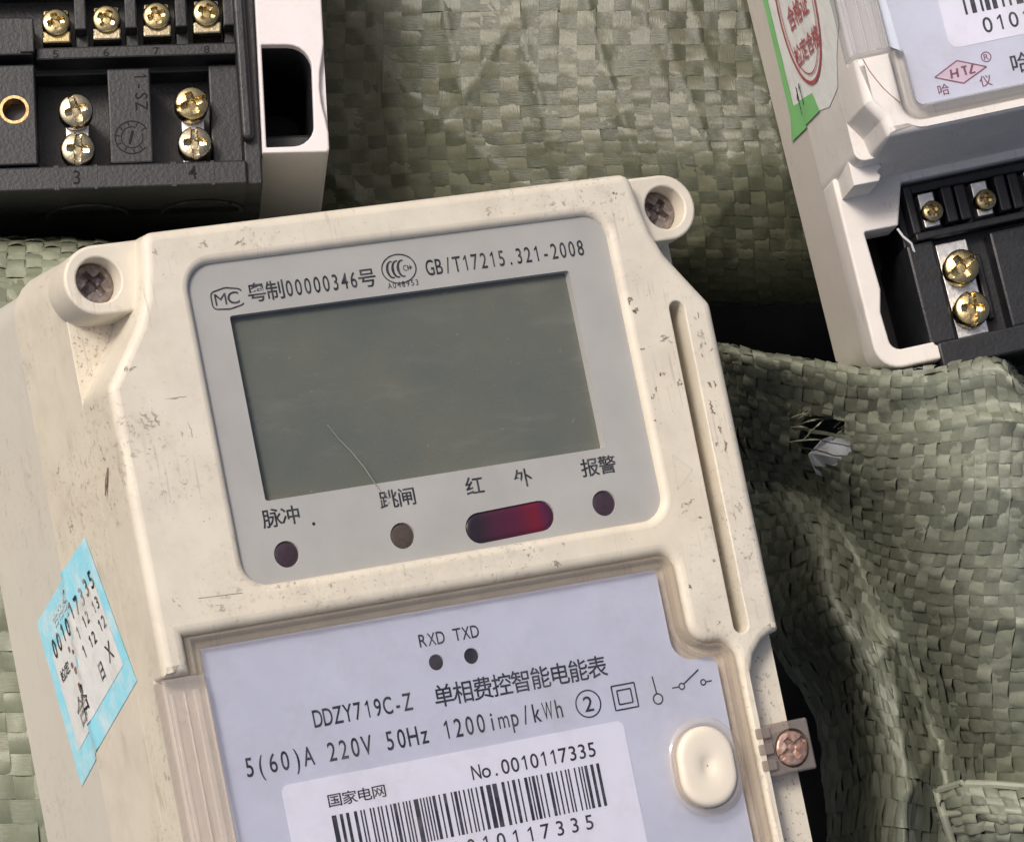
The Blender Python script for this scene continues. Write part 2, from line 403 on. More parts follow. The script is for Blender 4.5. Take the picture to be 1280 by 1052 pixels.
def bar(b, x0, y0, x1, y1, w, z):
    d = Vector((x1 - x0, y1 - y0)).normalized(); nn = Vector((-d.y, d.x)) * w / 2
    b.bm.faces.new([b.bm.verts.new((p[0], p[1], z)) for p in ((x0 - nn.x, y0 - nn.y), (x1 - nn.x, y1 - nn.y), (x1 + nn.x, y1 + nn.y), (x0 + nn.x, y0 + nn.y))])

# ------------------------------------------------------------------ screws
def screw_mesh(name, R, dome, groove, style, mat, under=1.5, NA=72, NR=16, wob=0.0):
    """pan head with a modelled drive recess; style 'cross' or 'combi' (cross plus through slot)"""
    V = [(0, 0, dome - groove)]; F = []
    for i in range(1, NR + 1):
        r = R * i / NR
        for k in range(NA):
            t = 2 * math.pi * k / NA; x, y = r * math.cos(t), r * math.sin(t)
            z = dome * math.sqrt(max(0, 1 - (r / R) ** 2 * 0.85))
            if i == NR: z = dome * 0.25
            w = 0.20 * R
            dcut = 0
            if min(abs(x), abs(y)) < w * (1.15 - 0.35 * r / R) and r < 0.66 * R: dcut = groove * (1 - 0.55 * r / R)
            if r < 0.30 * R: dcut = groove
            if style == 'combi' and abs(y) < w * 0.8: dcut = max(dcut, groove * 0.62)
            z -= dcut
            z += wob * math.sin(3 * x + 2) * math.cos(4 * y)
            V.append((x, y, z))
    base = 1 + NA * (NR - 1)
    for k in range(NA):
        F.append((0, 1 + k, 1 + (k + 1) % NA))
    for i in range(NR - 1):
        for k in range(NA):
            a = 1 + i * NA + k; b2 = 1 + i * NA + (k + 1) % NA
            F.append((a, a + NA, b2 + NA, b2))
    for k in range(NA):
        t = 2 * math.pi * k / NA; V.append((R * math.cos(t), R * math.sin(t), -under))
    for k in range(NA):
        F.append((base + k, base + NA + k, base + NA + (k + 1) % NA, base + (k + 1) % NA))
    me = bpy.data.meshes.new(name); me.from_pydata([(x * MM, y * MM, z * MM) for x, y, z in V], [], F); me.update()
    me.polygons.foreach_set('use_smooth', [True] * len(me.polygons)); me.set_sharp_from_angle(angle=math.radians(40))
    me.materials.append(MAT[mat]); return me
SCREW = {'rust': screw_mesh('screw', 3.5, 0.9, 2.3, 'cross', 'rust', 2, wob=0.05),
         'seal': screw_mesh('screw', 2.9, 0.8, 0.9, 'combi', 'copper_rust', 2, wob=0.06),
         'big': screw_mesh('screw', 3.15, 1.0, 2.1, 'combi', 'brass', 2.6),
         'bign': screw_mesh('screw', 3.15, 1.0, 2.1, 'combi', 'nickel', 2.6),
         'small': screw_mesh('screw', 1.9, 0.7, 1.3, 'cross', 'brass', 1.6, 48, 12)}
def screw(kind, x, y, z, rot, parent):
    o = link('screw', SCREW[kind], parent); o.location = (x * MM, y * MM, z * MM); o.rotation_euler = (random.uniform(-.05, .05), random.uniform(-.05, .05), rot); return o

# ------------------------------------------------------------------ the ground under everything
gb = B(); N = 24
gb.bm.faces.ensure_lookup_table()
gv = [[gb.bm.verts.new((-700 + 1800 * i / N, -700 + 1800 * j / N, random.uniform(-4, 2))) for j in range(N + 1)] for i in range(N + 1)]
for i in range(N):
    for j in range(N): gb.bm.faces.new((gv[i][j], gv[i + 1][j], gv[i + 1][j + 1], gv[i][j + 1])).smooth = True
gr = gb.build('ground', 'soil'); gr['kind'] = 'structure'

# ------------------------------------------------------------------ woven sacks
Rc = np.array(CAM.to_3x3()); Oc = np.array([0, 0, 735.0])
def at(px, py, z):
    """world point (mm) at height z seen in direction (px, py) of the 1280 x 1052 photograph"""
    d = Rc @ np.array([(px - 640) / FPX, -(py - 526) / FPX, -1.0])
    return Oc + d * ((z - Oc[2]) / d[2])
def cr_basis(n, t):
    """rows of Catmull-Rom weights for n control points at parameters t in 0..1"""
    t = np.clip(np.asarray(t, float), 0, 1) * (n - 1); i = np.minimum(t.astype(int), n - 2); f = t - i
    w = np.stack([-.5 * f + f ** 2 - .5 * f ** 3, 1 - 2.5 * f ** 2 + 1.5 * f ** 3, .5 * f + 2 * f ** 2 - 1.5 * f ** 3, -.5 * f ** 2 + .5 * f ** 3], 1)
    M = np.zeros((len(t), n))
    for k in range(4):
        idx = np.clip(i + k - 1, 0, n - 1); np.add.at(M, (np.arange(len(t)), idx), w[:, k])
    return M
class Surf:
    def __init__(s, net, seed, wr=1.0, freq=1.0, creases=()):
        s.net = np.array(net, float); s.nv, s.nu = s.net.shape[:2]
        r = np.random.default_rng(seed); s.wr = wr
        s.cr = [] if not creases else [(r.normal(0, 1, 2), r.uniform(0, 6.28), a, f) for f, a in creases]
        s.k = [(r.normal(0, 1, 2) * f * freq, r.uniform(0, 6.28), a) for f, a in ((.05, 1.0), (.05, 1.0), (.10, .55), (.10, .55), (.2, .28), (.22, .25), (.4, .12), (.45, .12)) for _ in (0, 1)]
        m = s.pos(np.linspace(0, 1, 40), np.linspace(0, 1, 40))
        s.Lu = np.linalg.norm(np.diff(m, axis=1), axis=2).sum(1).mean(); s.Lv = np.linalg.norm(np.diff(m, axis=0), axis=2).sum(0).mean()
    def pos(s, u, v):
        P = np.einsum('ai,bj,ijk->abk', cr_basis(s.nv, v), cr_basis(s.nu, u), s.net)
        d = sum(a * np.sin(k[0] * P[..., 0] + k[1] * P[..., 1] + ph) for k, ph, a in s.k) * s.wr
        for k, ph, a, f in s.cr:
            k = k / np.linalg.norm(k) * f; x, y = P[..., 0], P[..., 1]
            w = k[0] * x + k[1] * y + ph + 1.1 * np.sin(0.035 * (k[1] * x - k[0] * y) / f + ph)
            d = d + a * (1 - np.abs(np.sin(w))) ** 3 * (0.5 + 0.5 * np.sin(0.05 * (x + y) + 2 * ph))
        P[..., 2] += d; return P
    def grid(s, u, v):
        P = s.pos(u, v); e = 1e-3
        du = s.pos(np.clip(u + e, 0, 1), v) - s.pos(np.clip(u - e, 0, 1), v); dv = s.pos(u, np.clip(v + e, 0, 1)) - s.pos(u, np.clip(v - e, 0, 1))
        n = np.cross(du, dv); n /= np.maximum(np.linalg.norm(n, axis=2, keepdims=True), 1e-9)
        n *= np.where(n[..., 2:3] < -0.2, -1, 1) if False else 1
        return P, n
def weave(t, S, pitch, amp=0.42, tear=None, flip=1, mats=('warp', 'weft'), crumple=0.16, seed=1):
    r = np.random.default_rng(seed); K = 6; NW = 5
    nu = int(round(S.Lu / pitch)); nv = int(round(S.Lv / pitch))
    # body sheet just under the tapes
    u = np.linspace(0, 1, nu * 2 + 1); v = np.linspace(0, 1, nv * 2 + 1); P, n = S.grid(u, v); P = P - n * 0.9 * flip
    nU, nV = len(u), len(v); F = []
    for b in range(nV - 1):
        for a in range(nU - 1):
            if tear and ((u[a] - tear[0]) / tear[2]) ** 2 + ((v[b] - tear[1]) / tear[3]) ** 2 < 1.0: continue
            F.append((b * nU + a, b * nU + a + 1, (b + 1) * nU + a + 1, (b + 1) * nU + a))
    raw('sack_lining', P.reshape(-1, 3).tolist(), F, 'lining', t)
    for axis in (0, 1):
        nl, nc = (nu, nv) if axis == 0 else (nv, nu)           # cells along, number of tapes
        s = np.linspace(0, 1, nl * K + 1); x = s * nl
        for j in range(nc):
            wid = r.uniform(0.46, 0.525)
            off = np.linspace(-1, 1, NW)
            c0 = (j + .5 + r.normal(0, .03)) / nc
            c = np.clip(c0 + off * wid / nc, 0, 1)
            P, n = S.grid(s, c) if axis == 0 else S.grid(c, s)
            if axis == 1: P = P.transpose(1, 0, 2); n = n.transpose(1, 0, 2)
            sign = (1 if j % 2 == 0 else -1) * (1 if axis == 0 else -1)
            h = np.cos(np.pi * (x - .5)) * sign; h = np.tanh(1.8 * h) / np.tanh(1.8) * amp
            cellr = r.normal(0, crumple, nl + 2); tilt = r.normal(0, crumple, nl + 2)
            jj = np.interp(x, np.arange(nl + 2) - .5, cellr); tt = np.interp(x, np.arange(nl + 2) - .5, tilt)
            edge = r.random(nl + 2) ** 3; ee = np.interp(x, np.arange(nl + 2) - .5, edge)
            H = h[None, :] + 0.30 * amp * ee[None, :] * off[:, None] * (1 if j % 2 else -1) + jj[None, :] + off[:, None] * tt[None, :] - 0.22 * np.abs(off[:, None]) ** 3 * amp + r.normal(0, 0.035, (NW, len(s)))
            Q = P + n * (H * flip)[..., None]
            keep = None
            if tear:
                uu, vv = (s, np.full_like(s, c0)) if axis == 0 else (np.full_like(s, c0), s)
                inside = ((uu - tear[0]) / tear[2]) ** 2 + ((vv - tear[1]) / tear[3]) ** 2 < 1.0
                if inside.any():
                    if axis == 1: keep = ~inside
                    else:
                        mid = Q[NW // 2:NW // 2 + 1]; k = np.where(inside, r.uniform(0.08, 0.42), 1.0)[None, :, None]
                        Q = mid + (Q - mid) * k; Q = Q + n * (np.where(inside, r.normal(0, .8), 0)[None, :, None])
                        if r.random() < 0.35: keep = ~inside
            L = len(s); F = []
            for b in range(NW - 1):
                for a in range(L - 1):
                    if keep is not None and not keep[a]: continue
                    F.append((b * L + a, b * L + a + 1, (b + 1) * L + a + 1, (b + 1) * L + a))
            me = bpy.data.meshes.new('tape')
            me.from_pydata((Q.reshape(-1, 3) * MM).tolist(), [], F); me.update()
            me.polygons.foreach_set('use_smooth', [True] * len(me.polygons))
            uvl = me.uv_layers.new(name='UVMap'); li = np.zeros(len(me.loops), int); me.loops.foreach_get('vertex_index', li)
            uvl.data.foreach_set('uv', np.stack([x[li % L] + j * 7.3, (li // L) / (NW - 1) + j * 3.1], 1).ravel().astype(np.float32))
            me.materials.append(MAT[mats[axis]]); link('tape', me, t)
def net(rows): return [[at(*p) for p in row] for row in rows]

SG = 'woven plastic sacks'
# the flat sack that lies behind the front meter and under the other two
sA = thing('woven_sack', 'dull olive woven sack lying flat behind the front meter, between the other two meters', 'sack', group=SG)
A = Surf(net([[(230, -90, 66), (400, -90, 68), (560, -90, 76), (720, -90, 84), (870, -90, 92), (1010, -90, 98), (1150, -90, 100)],
              [(240, 20, 62), (400, 20, 66), (560, 20, 76), (720, 20, 85), (870, 20, 92), (1010, 20, 97), (1160, 20, 100)],
              [(250, 120, 58), (400, 120, 62), (560, 120, 74), (720, 120, 85), (870, 120, 94), (1010, 120, 99), (1170, 120, 100)],
              [(260, 210, 52), (410, 210, 58), (570, 205, 72), (730, 200, 84), (880, 200, 94), (1020, 200, 99), (1180, 200, 98)],
              [(270, 290, 44), (420, 290, 52), (580, 285, 66), (740, 280, 79), (890, 280, 88), (1030, 280, 92), (1190, 280, 92)],
              [(280, 350, 30), (430, 350, 38), (590, 345, 50), (750, 345, 64), (895, 345, 74), (1030, 345, 78), (1190, 345, 76)],
              [(280, 385, 10), (430, 385, 12), (590, 385, 20), (750, 382, 32), (900, 380, 42), (1035, 380, 46), (1190, 380, 46)],
              [(280, 380, -5), (430, 380, -5), (590, 380, 0), (750, 378, 4), (900, 376, 8), (1040, 376, 8), (1190, 376, 8)]]), 3, 0.45, 1.0, ((.11, 1.1), (.16, 0.9), (.24, 0.7), (.33, 0.5)))
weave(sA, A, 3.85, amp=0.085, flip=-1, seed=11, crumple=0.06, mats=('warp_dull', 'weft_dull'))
# the sack the front meter lies on
sB = thing('woven_sack', 'pale green woven sack peeking out at the left of the front meter', 'sack', group=SG)
Bs = Surf(net([[(-190, 300, 20), (-60, 302, 20), (60, 306, 20), (180, 312, 20), (330, 320, 18), (600, 330, 16)],
               [(-190, 292, 84), (-60, 294, 88), (60, 298, 90), (180, 304, 88), (330, 320, 82), (600, 340, 78)],
               [(-200, 350, 100), (-70, 352, 106), (60, 352, 108), (180, 360, 106), (330, 380, 100), (600, 380, 92)],
               [(-190, 480, 104), (-60, 480, 110), (70, 480, 112), (190, 490, 110), (340, 500, 104), (620, 500, 95)],
               [(-180, 640, 104), (-50, 640, 109), (90, 640, 112), (210, 640, 109), (360, 640, 104), (650, 640, 95)],
               [(-170, 800, 104), (-40, 800, 108), (110, 800, 111), (230, 800, 109), (380, 800, 103), (680, 800, 94)],
               [(-160, 960, 103), (-20, 960, 107), (120, 960, 110), (250, 960, 108), (400, 960, 103), (700, 960, 94)],
               [(-150, 1130, 100), (0, 1130, 104), (140, 1130, 108), (270, 1130, 106), (420, 1130, 102), (720, 1130, 94)]]), 5, 1.0)
weave(sB, Bs, 4.6, amp=0.2, flip=-1, seed=12, mats=('weft_pale', 'warp_pale'))
# the crumpled full sack at the right
sC = thing('woven_sack', 'crumpled full olive woven sack with a torn hole, at the right of the front meter', 'sack', group=SG)
Cs = Surf(net([[(880, 440, 20), (915, 452, 30), (1000, 470, 40), (1090, 490, 60), (1170, 495, 70), (1245, 490, 80), (1300, 500, 80), (1400, 520, 60)],
               [(880, 430, 70), (912, 431, 106), (1000, 446, 124), (1085, 458, 148), (1165, 458, 163), (1246, 446, 171), (1285, 486, 166), (1400, 510, 120)],
               [(885, 490, 60), (920, 490, 100), (1000, 506, 118), (1080, 522, 146), (1165, 520, 166), (1250, 510, 175), (1320, 525, 170), (1420, 530, 130)],
               [(895, 550, 40), (935, 550, 82), (1000, 566, 102), (1070, 586, 134), (1160, 590, 162), (1250, 585, 174), (1335, 585, 170), (1430, 580, 130)],
               [(915, 620, 25), (965, 615, 70), (1012, 622, 84), (1070, 650, 114), (1150, 660, 152), (1250, 660, 170), (1345, 655, 168), (1440, 650, 130)],
               [(940, 700, 20), (985, 690, 78), (1025, 680, 108), (1080, 710, 106), (1140, 730, 138), (1240, 740, 164), (1350, 730, 164), (1450, 720, 130)],
               [(960, 790, 20), (995, 780, 76), (1035, 755, 116), (1090, 780, 118), (1140, 800, 122), (1230, 815, 154), (1350, 810, 160), (1450, 800, 130)],
               [(1010, 880, 20), (1045, 872, 74), (1072, 850, 112), (1115, 865, 122), (1162, 880, 112), (1230, 890, 144), (1350, 890, 154), (1450, 880, 128)],
               [(1030, 970, 20), (1062, 965, 72), (1085, 945, 110), (1128, 955, 124), (1180, 965, 110), (1235, 970, 132), (1350, 970, 148), (1450, 960, 126)],
               [(1030, 1090, 20), (1060, 1085, 72), (1082, 1080, 108), (1130, 1080, 124), (1187, 1085, 112), (1245, 1090, 126), (1350, 1090, 142), (1450, 1090, 122)]]), 8, 0.55, 1.3, ((.07, 4.0), (.10, 2.6), (.15, 2.0), (.22, 1.4), (.30, 1.0), (.40, 0.7)))
weave(sC, Cs, 4.9, amp=0.14, flip=-1, crumple=0.14, seed=13, tear=(0.345, 0.285, 0.062, 0.062))
# the folded corner of a further sack, bottom right
sD = thing('woven_sack', 'folded hem corner of an olive woven sack in the bottom right corner', 'sack', group=SG)
Ds = Surf(net([[(1172, 1000, 132), (1200, 992, 126), (1240, 996, 124), (1290, 998, 128), (1350, 1000, 130)],
               [(1171, 988, 142), (1202, 979, 150), (1240, 980, 154), (1290, 984, 158), (1350, 985, 160)],
               [(1180, 1020, 146), (1212, 1012, 156), (1250, 1012, 160), (1296, 1014, 164), (1350, 1015, 166)],
               [(1190, 1052, 144), (1222, 1048, 154), (1256, 1050, 158), (1300, 1050, 163), (1350, 1050, 164)],
               [(1196, 1100, 140), (1228, 1100, 150), (1262, 1100, 154), (1305, 1100, 160), (1350, 1100, 160)]]), 21, 0.8, 2.0)
weave(sD, Ds, 3.6, amp=0.35, flip=-1, crumple=0.3, seed=14)
hm = [at(1350, 985, 161.5), at(1290, 984, 159.5), at(1240, 980, 155.5), at(1202, 979, 151.5), at(1171, 988, 143.5), at(1180, 1020, 147.5), at(1190, 1052, 145.5), at(1196, 1100, 141)]
hp = []
for i in range(len(hm) - 1):
    for k in range(6): hp.append(tuple(hm[i] + (hm[i + 1] - hm[i]) * k / 6))
B().tube(hp, 0.75, 8).build('hem', 'weft', sD)

MAT['button'] = plastic('button_plastic', (0.80, 0.73, 0.61), amount=0.3, yellow=(0.76, 0.66, 0.5))
# ------------------------------------------------------------------ electricity meters
FACE_R = [(84.4, -35.0, 0.6), (84.4, 21.2, 2.5), (80.6, 26.6), (77.9, 30.5), (76.2, 34.5), (75.3, 38.5), (74.3, 45.1, 2.2)]
FACE_L = [(-12.3, 45.1, 2.2), (-13.3, 38.5), (-14.2, 34.5), (-15.9, 30.5), (-18.6, 26.6), (-22.4, 21.2, 2.5)]
NOTCH = [(77.7, -44.0), (77.9, -41.0), (79.0, -38.2), (80.9, -36.2), (82.6, -35.3)]
COVER = [(-17.8, -19.2), (67.6, -19.2, 2.6), (67.6, -34.9, 4.6), (75.3, -34.9, 3.2), (75.0, -101.5, 3.0), (-15.7, -101.5, 3.0), (-15.7, -89.3)]
NAMEPLATE = [(-15.2, -21.4), (65.0, -21.4, 0.6), (65.0, -37.1, 5.0), (72.6, -37.1, 1.6), (72.4, -99.2, 1.5), (-13.2, -99.2, 2.0), (-13.2, -89.3), (-15.2, -88)]
def sidex(z): return float(np.interp(z, [-72, -37, -36.4, -1.6, 0], [-25.8, -24.1, -24.9, -22.4, -22.0]))

def casing(t, mat, mat_base, depth, long_cover, base_holes=(), rim='clear_rim', strip='hinge'):
    f1 = FACE_R + FACE_L + [(-22.4, -25.0, 0.5), (-17.95, -25.0), (-17.95, -19.05), (67.75, -19.05, 2.6), (67.75, -34.75, 4.5), (75.45, -34.75, 3.2),
                            (75.15, -101.65, 3.0), (-15.85, -101.65, 3.0), (-15.85, -89.2), (-22.4, -89.2, 0.5), (-22.4, -97.3, 0.5), (-20.3, -100.6, 0.8), (-19.8, -103.7, 0.6), (77.7, -103.7, 1.0)] + NOTCH
    full = FACE_R[1:] + FACE_L + [(-22.4, -97.3, 0.5), (-20.3, -100.6, 0.8), (-19.8, -103.7, 0.6), (84.4, -103.7, 1.0)]
    panel = rrect(-6.2, 68.2, -13.3, 38.9, 4.2, 8)
    slot = stadium(77.75, 21.0, 77.35, -33.0, 1.35)
    b = B()
    b.prism(fillet(f1), rnd(1.6, 0, 5) + [(0.24, -5.0)],
            [(panel, rndh(1.3, 0, 5) + [(0, -4.0)]), (slot, rndh(0.25, 0, 3) + [(0, -4.98)])])
    b.prism(fillet(full), [(0.24, -5.0), (0.82, -13.0)], [(slot, [(0, -5.0), (0, -12.9)])])
    b.prism(fillet([(-22.4, 45.0, 5.5), (-22.4, -103.7, 1.0), (84.4, -103.7, 1.0), (84.4, 45.0, 5.5)]), [(0.72, -12.95), (0.83, -13.05), (2.5, -36.4)], [(slot, [(0, -12.95), (0, -34.0)])])
    for cx in (-19.5, 81.5):                                     # screw bosses in the two upper corners
        s = 1 if cx < 31 else -1
        lp = circle(cx, 39.1, 5.7, 40)
        lp = [p for p in lp if (p[0] - cx) * s < 0.4] 
        lp = sorted(lp, key=lambda p: math.atan2(p[1] - 39.1, (p[0] - cx) * s) % (2 * math.pi))
        lp = lp + [(cx + s * 8.2, 33.4), (cx + s * 8.2, 44.8)]
        b.prism(lp, rnd(0.5, -4.0, 3) + [(0.1, -13.2)], [(circle(cx, 39.1, 3.7, 36), rndh(0.35, -4.0, 3) + [(-0.2, -11.5)])])
        b.lathe(cx, 39.1, [(0, -11.4), (3.6, -11.4)], 24)
    b.build('front_housing', mat, t)
    bb = B().prism(fillet([(-24.9, 46.3, 6.0), (-24.9, -140.0, 8.0), (86.9, -140.0, 8.0), (86.9, 46.3, 6.0)]),
                   [(-0.9, -36.0), (-0.8, -37.2), (0.9, -depth)], base_holes, bottom=True)
    bb.build('rear_base', mat_base, t)
    if long_cover:
        B().prism(fillet([(-22.4, -104.2, 1.0), (-22.4, -139.5, 6.0), (84.4, -139.5, 6.0), (84.4, -104.2, 1.0)]), rnd(1.6, -1.0, 4) + [(2.4, -36.4)]).build('terminal_cover', mat, t)
    # printed panel, cut-outs for the display and the lamps
    lcd = rrect(0, 60, 0, 30, 0.35, 3)
    holes = [(lcd, [(0.12, -1.30), (0, -3.2)])]
    lamps = [(1.7, -9.0, 'led'), (21.7, -9.1, 'led_amber'), (57.9, -9.2, 'led')]
    for x, y, m in lamps: holes.append((circle(x, y, 2.05, 28), [(0.1, -1.30), (0, -1.9)]))
    irw = stadium(35.2, -9.9, 46.2, -9.55, 2.45)
    holes.append((irw, [(0.1, -1.30), (0, -1.9)]))
    dp = B().prism(rrect(-7.0, 69.0, -14.1, 39.7, 4.6, 8), [(0, -1.30), (0, -1.9)], holes).build('display_panel', 'panel', t)
    B().prism(rrect(-0.6, 60.6, -0.6, 30.6, 0.4, 3), [(0, -2.9), (0, -3.6)]).build('lcd_screen', 'lcd', dp)
    for x, y, m in lamps: B().lathe(x, y, [(0, -1.50), (1.2, -1.53), (1.8, -1.6), (2.1, -1.75)], 28).build('indicator_lamp', m, dp)
    B().prism(offset(ccw(irw), 0.1), [(-0.9, -1.45), (-0.3, -1.55), (0, -1.85)]).build('infrared_window', 'ir', dp)
    # name plate and clear cover
    npo = B().prism(fillet(NAMEPLATE), [(0, -2.2), (0, -2.9)], [(circle(23.5, -30.0, 1.25, 24), [(0.06, -2.2), (0, -2.8)]), (circle(29.7, -30.0, 1.25, 24), [(0.06, -2.2), (0, -2.8)])]).build('nameplate', 'nameplate', t)
    for x in (23.5, 29.7): B().lathe(x, -30.0, [(0, -2.45), (1.3, -2.55)], 24).build('indicator_hole', 'hole', npo)
    cv = ccw(fillet(COVER))
    co = B().prism(cv, [(-1.9, -0.55), (-1.9, -1.5)], bottom=True).build('clear_cover', 'clear', t)
    r = B()
    cvo = ccw(fillet([(-17.8, -25.2)] + COVER))
    rs = [r.ring(offset(cvo, o), z) for o, z in [(-2.35, -2.15), (-2.3, -1.0), (-2.1, -0.6), (-1.75, -0.5), (-1.25, -0.45), (-1.0, -0.1), (-0.6, 0.05), (-0.25, -0.1), (-0.12, -0.5), (-0.12, -4.6)]]
    r.strip(rs, flip=False, closed=False); r.build('cover_rim', rim, co)
    h = B().prism(rrect(-22.9, -15.5, -89.0, -25.25, 0.4, 3), rnd(0.6, -0.4, 3) + [(0, -4.7)], bottom=True)
    for x, w in ((-21.7, 0.4), (-19.6, 0.25), (-17.6, 0.6), (-16.0, 0.25)):
        h.prism(rrect(x - w, x + w, -88.4, -27.6, 0.2, 2), rnd(0.25, -0.1, 2) + [(0, -0.5)])
    h.build('clear_side_strip', strip, co)
    # push button in its clear ring
    st = stadium(66.0, -53.2, 65.9, -56.4, 5.15, 16)
    k = B()
    rs = [k.ring(offset(ccw(st), o), z) for o, z in [(0.15, -2.1), (0.2, 0.0), (0.45, 0.35), (0.95, 0.35), (1.4, 0.0), (1.45, -0.6)]]
    k.strip(rs); k.build('button_ring', rim, co)
    bt = B(); so = ccw(st); cx, cy = 66.0, -54.7
    rings = [bt.ring([(cx + (x - cx) * q, cy + (y - cy) * q) for x, y in so], zz) for q, zz in
             [(0.02, 0.02), (0.12, 0.08), (0.22, 0.34), (0.33, 0.60), (0.55, 0.70), (0.78, 0.72), (0.88, 0.66), (0.95, 0.42), (0.985, 0.0), (0.985, -2.0)]]
    bt.strip(rings); bt.build('push_button', 'button', t)
    return dp, npo, co

def barcode(parent, x0, x1, y0, y1, z, seed, unit):
    r = random.Random(seed); b = B(); x = x0
    while x < x1 - unit:
        w = r.choice((1, 1, 2, 1, 3, 2)) * unit; g = r.choice((1, 1, 2, 1, 2, 3)) * unit
        w = min(w, x1 - x)
        b.bm.faces.new([b.bm.verts.new(p) for p in ((x, y0, z), (x + w, y0, z), (x + w, y1, z), (x, y1, z))]); x += w + g
    return b.build('barcode', 'ink', parent)

# ---- the front meter
MG = 'electricity meters'
M1 = thing('electricity_meter', 'large cream electricity meter with a blank grey display, scuffed, filling the foreground', 'meter',
           [[0.974046, -0.166406, 0.153436, 0.092578], [0.166713, 0.985945, 0.010951, 0.082814], [-0.153102, 0.014913, 0.988098, 0.190321], [0, 0, 0, 1]], MG)
dp, npo, co = casing(M1, 'cream', 'cream_base', 72.0, True)
screw('rust', -19.5, 39.1, -8.2, 0.6, M1); screw('rust', 81.5, 39.1, -8.2, 0.9, M1)
ZP = -1.24
# printed marks on the grey panel
b = B(); z = ZP
loop = fillet([(-2.6, 31.5, 0.8), (0.2, 31.2, 2), (2.7, 31.7, 0.6), (2.7, 34.2, 0.8), (0.0, 34.75, 2), (-2.6, 34.2, 0.8)])
loop = [p for p in loop]
for i in range(len(loop)):
    p, q = loop[i], loop[(i + 1) % len(loop)]
    if p[0] > 2.3 and 31.9 < (p[1] + q[1]) / 2 < 33.9: continue
    if (Vector(p) - Vector(q)).length > 1e-4: bar(b, *p, *q, 0.24, z)
b.build('printed_mark', 'ink', dp)
text('printed_text', 'MC', -2.15, 32.0, 1.95, 2.15, dp, z, fill=0.70)
text('printed_text', '粤制00000346号', 3.55, 32.0, 2.6, 1.6, dp, z, cw=3.2, ch=3.0)
text('printed_text', 'GB/T17215.321-2008', 34.75, 32.35, 2.6, 1.615, dp, z)
b = B(); arcband(b, 30.15, 34.1, 3.0, 2.4, 0.22, 0, 2 * math.pi, z, 40)
for k in range(3): arcband(b, 28.95 + 0.95 * k, 34.1, 0.85, 1.35, 0.48, math.radians(75), math.radians(285), z, 16, 0.6)
arcband(b, 31.35, 34.1, 0.42, 0.42, 0.13, math.radians(60), math.radians(300), z, 10); bar(b, 31.75, 33.7, 31.75, 34.5, 0.16, z); bar(b, 32.15, 33.75, 32.15, 34.45, 0.2, z); bar(b, 31.6, 34.1, 32.5, 34.1, 0.14, z)
b.build('printed_mark', 'ink', dp)
text('printed_text', 'A048953', 27.6, 31.05, 0.95, 0.80, dp, z)
for s, x in (('脉冲', -1.25), ('跳闸', 18.9), ('红', 34.1), ('外', 42.8), ('报警', 55.0)):
    text('printed_text', s, x, -4.2, 2.5, 1.6, dp, z, cw=3.2, ch=2.85)
B().lathe(7.1, -4.9, [(0, z + .02), (0.28, z)], 10).build('printed_mark', 'ink', dp)
B().tube([(12.9, 10.6, -1.9), (14.3, 8.0, -1.75), (16.1, 5.4, -1.6), (17.6, 2.6, -1.35), (18.6, 0.2, -1.2), (19.4, -1.4, -1.15)], [0.05, 0.09, 0.11, 0.12, 0.10, 0.05], 5).build('stuck_fibre', 'weft', dp)
# print on the lavender plate
z = -2.14
text('printed_text', 'RXD', 21.1, -27.2, 2.05, 1.56, npo, z); text('printed_text', 'TXD', 27.15, -27.2, 2.05, 1.56, npo, z)
text('printed_text', 'DDZY719C-Z', 0.95, -36.75, 2.8, 1.715, npo, z)
text('printed_text', '单相费控智能电能表', 21.9, -36.95, 3.0, 1.715, npo, z, cw=3.43, ch=3.45)
text('printed_text', '5(60)A 220V 50Hz 1200imp/kWh', -11.85, -42.4, 3.0, 1.99, npo, z, fill=0.68)
text('printed_text', '2', 47.2, -42.3, 2.5, 2.0, npo, z, fill=0.85)
b = B(); arcband(b, 48.2, -41.05, 2.2, 2.2, 0.24, 0, 2 * math.pi, z, 36)
for hw in (2.0, 1.15):
    for a, c in (((-1, -1), (1, -1)), ((1, -1), (1, 1)), ((1, 1), (-1, 1)), ((-1, 1), (-1, -1))):
        bar(b, 54.9 + a[0] * (hw + .1), -41 + a[1] * hw, 54.9 + c[0] * (hw + .1), -41 + c[1] * hw, 0.26, z)
arcband(b, 60.7, -42.4, 0.85, 0.85, 0.26, 0, 2 * math.pi, z, 20); bar(b, 60.65, -41.6, 60.45, -38.6, 0.26, z)
arcband(b, 65.4, -41.1, 0.5, 0.5, 0.24, 0, 2 * math.pi, z, 16); bar(b, 63.6, -41.1, 64.9, -41.1, 0.24, z); bar(b, 65.8, -40.8, 69.0, -38.9, 0.26, z)
arcband(b, 69.4, -41.1, 0.45, 0.45, 0.24, 0, 2 * math.pi, z, 16); bar(b, 69.85, -41.1, 71.0, -41.1, 0.24, z)
b.build('printed_mark', 'ink', npo)
lb = B().prism(rrect(-6.3, 53.6, -66.5, -44.7, 1.2, 5), [(0, -2.10), (0, -2.2)]).build('barcode_label', 'label', npo)
z = -2.05
text('printed_text', '国家电网', 0.7, -49.35, 1.9, 1.26, lb, z, cw=2.52, ch=2.0)
text('printed_text', 'No.0010117335', 25.6, -49.6, 2.35, 1.72, lb, z, fill=0.84)
barcode(lb, 0.9, 48.3, -57.8, -50.8, z, 5, 0.27)
text('printed_text', '130010117335', 14.0, -61.0, 2.35, 2.62, lb, z, fill=0.58)
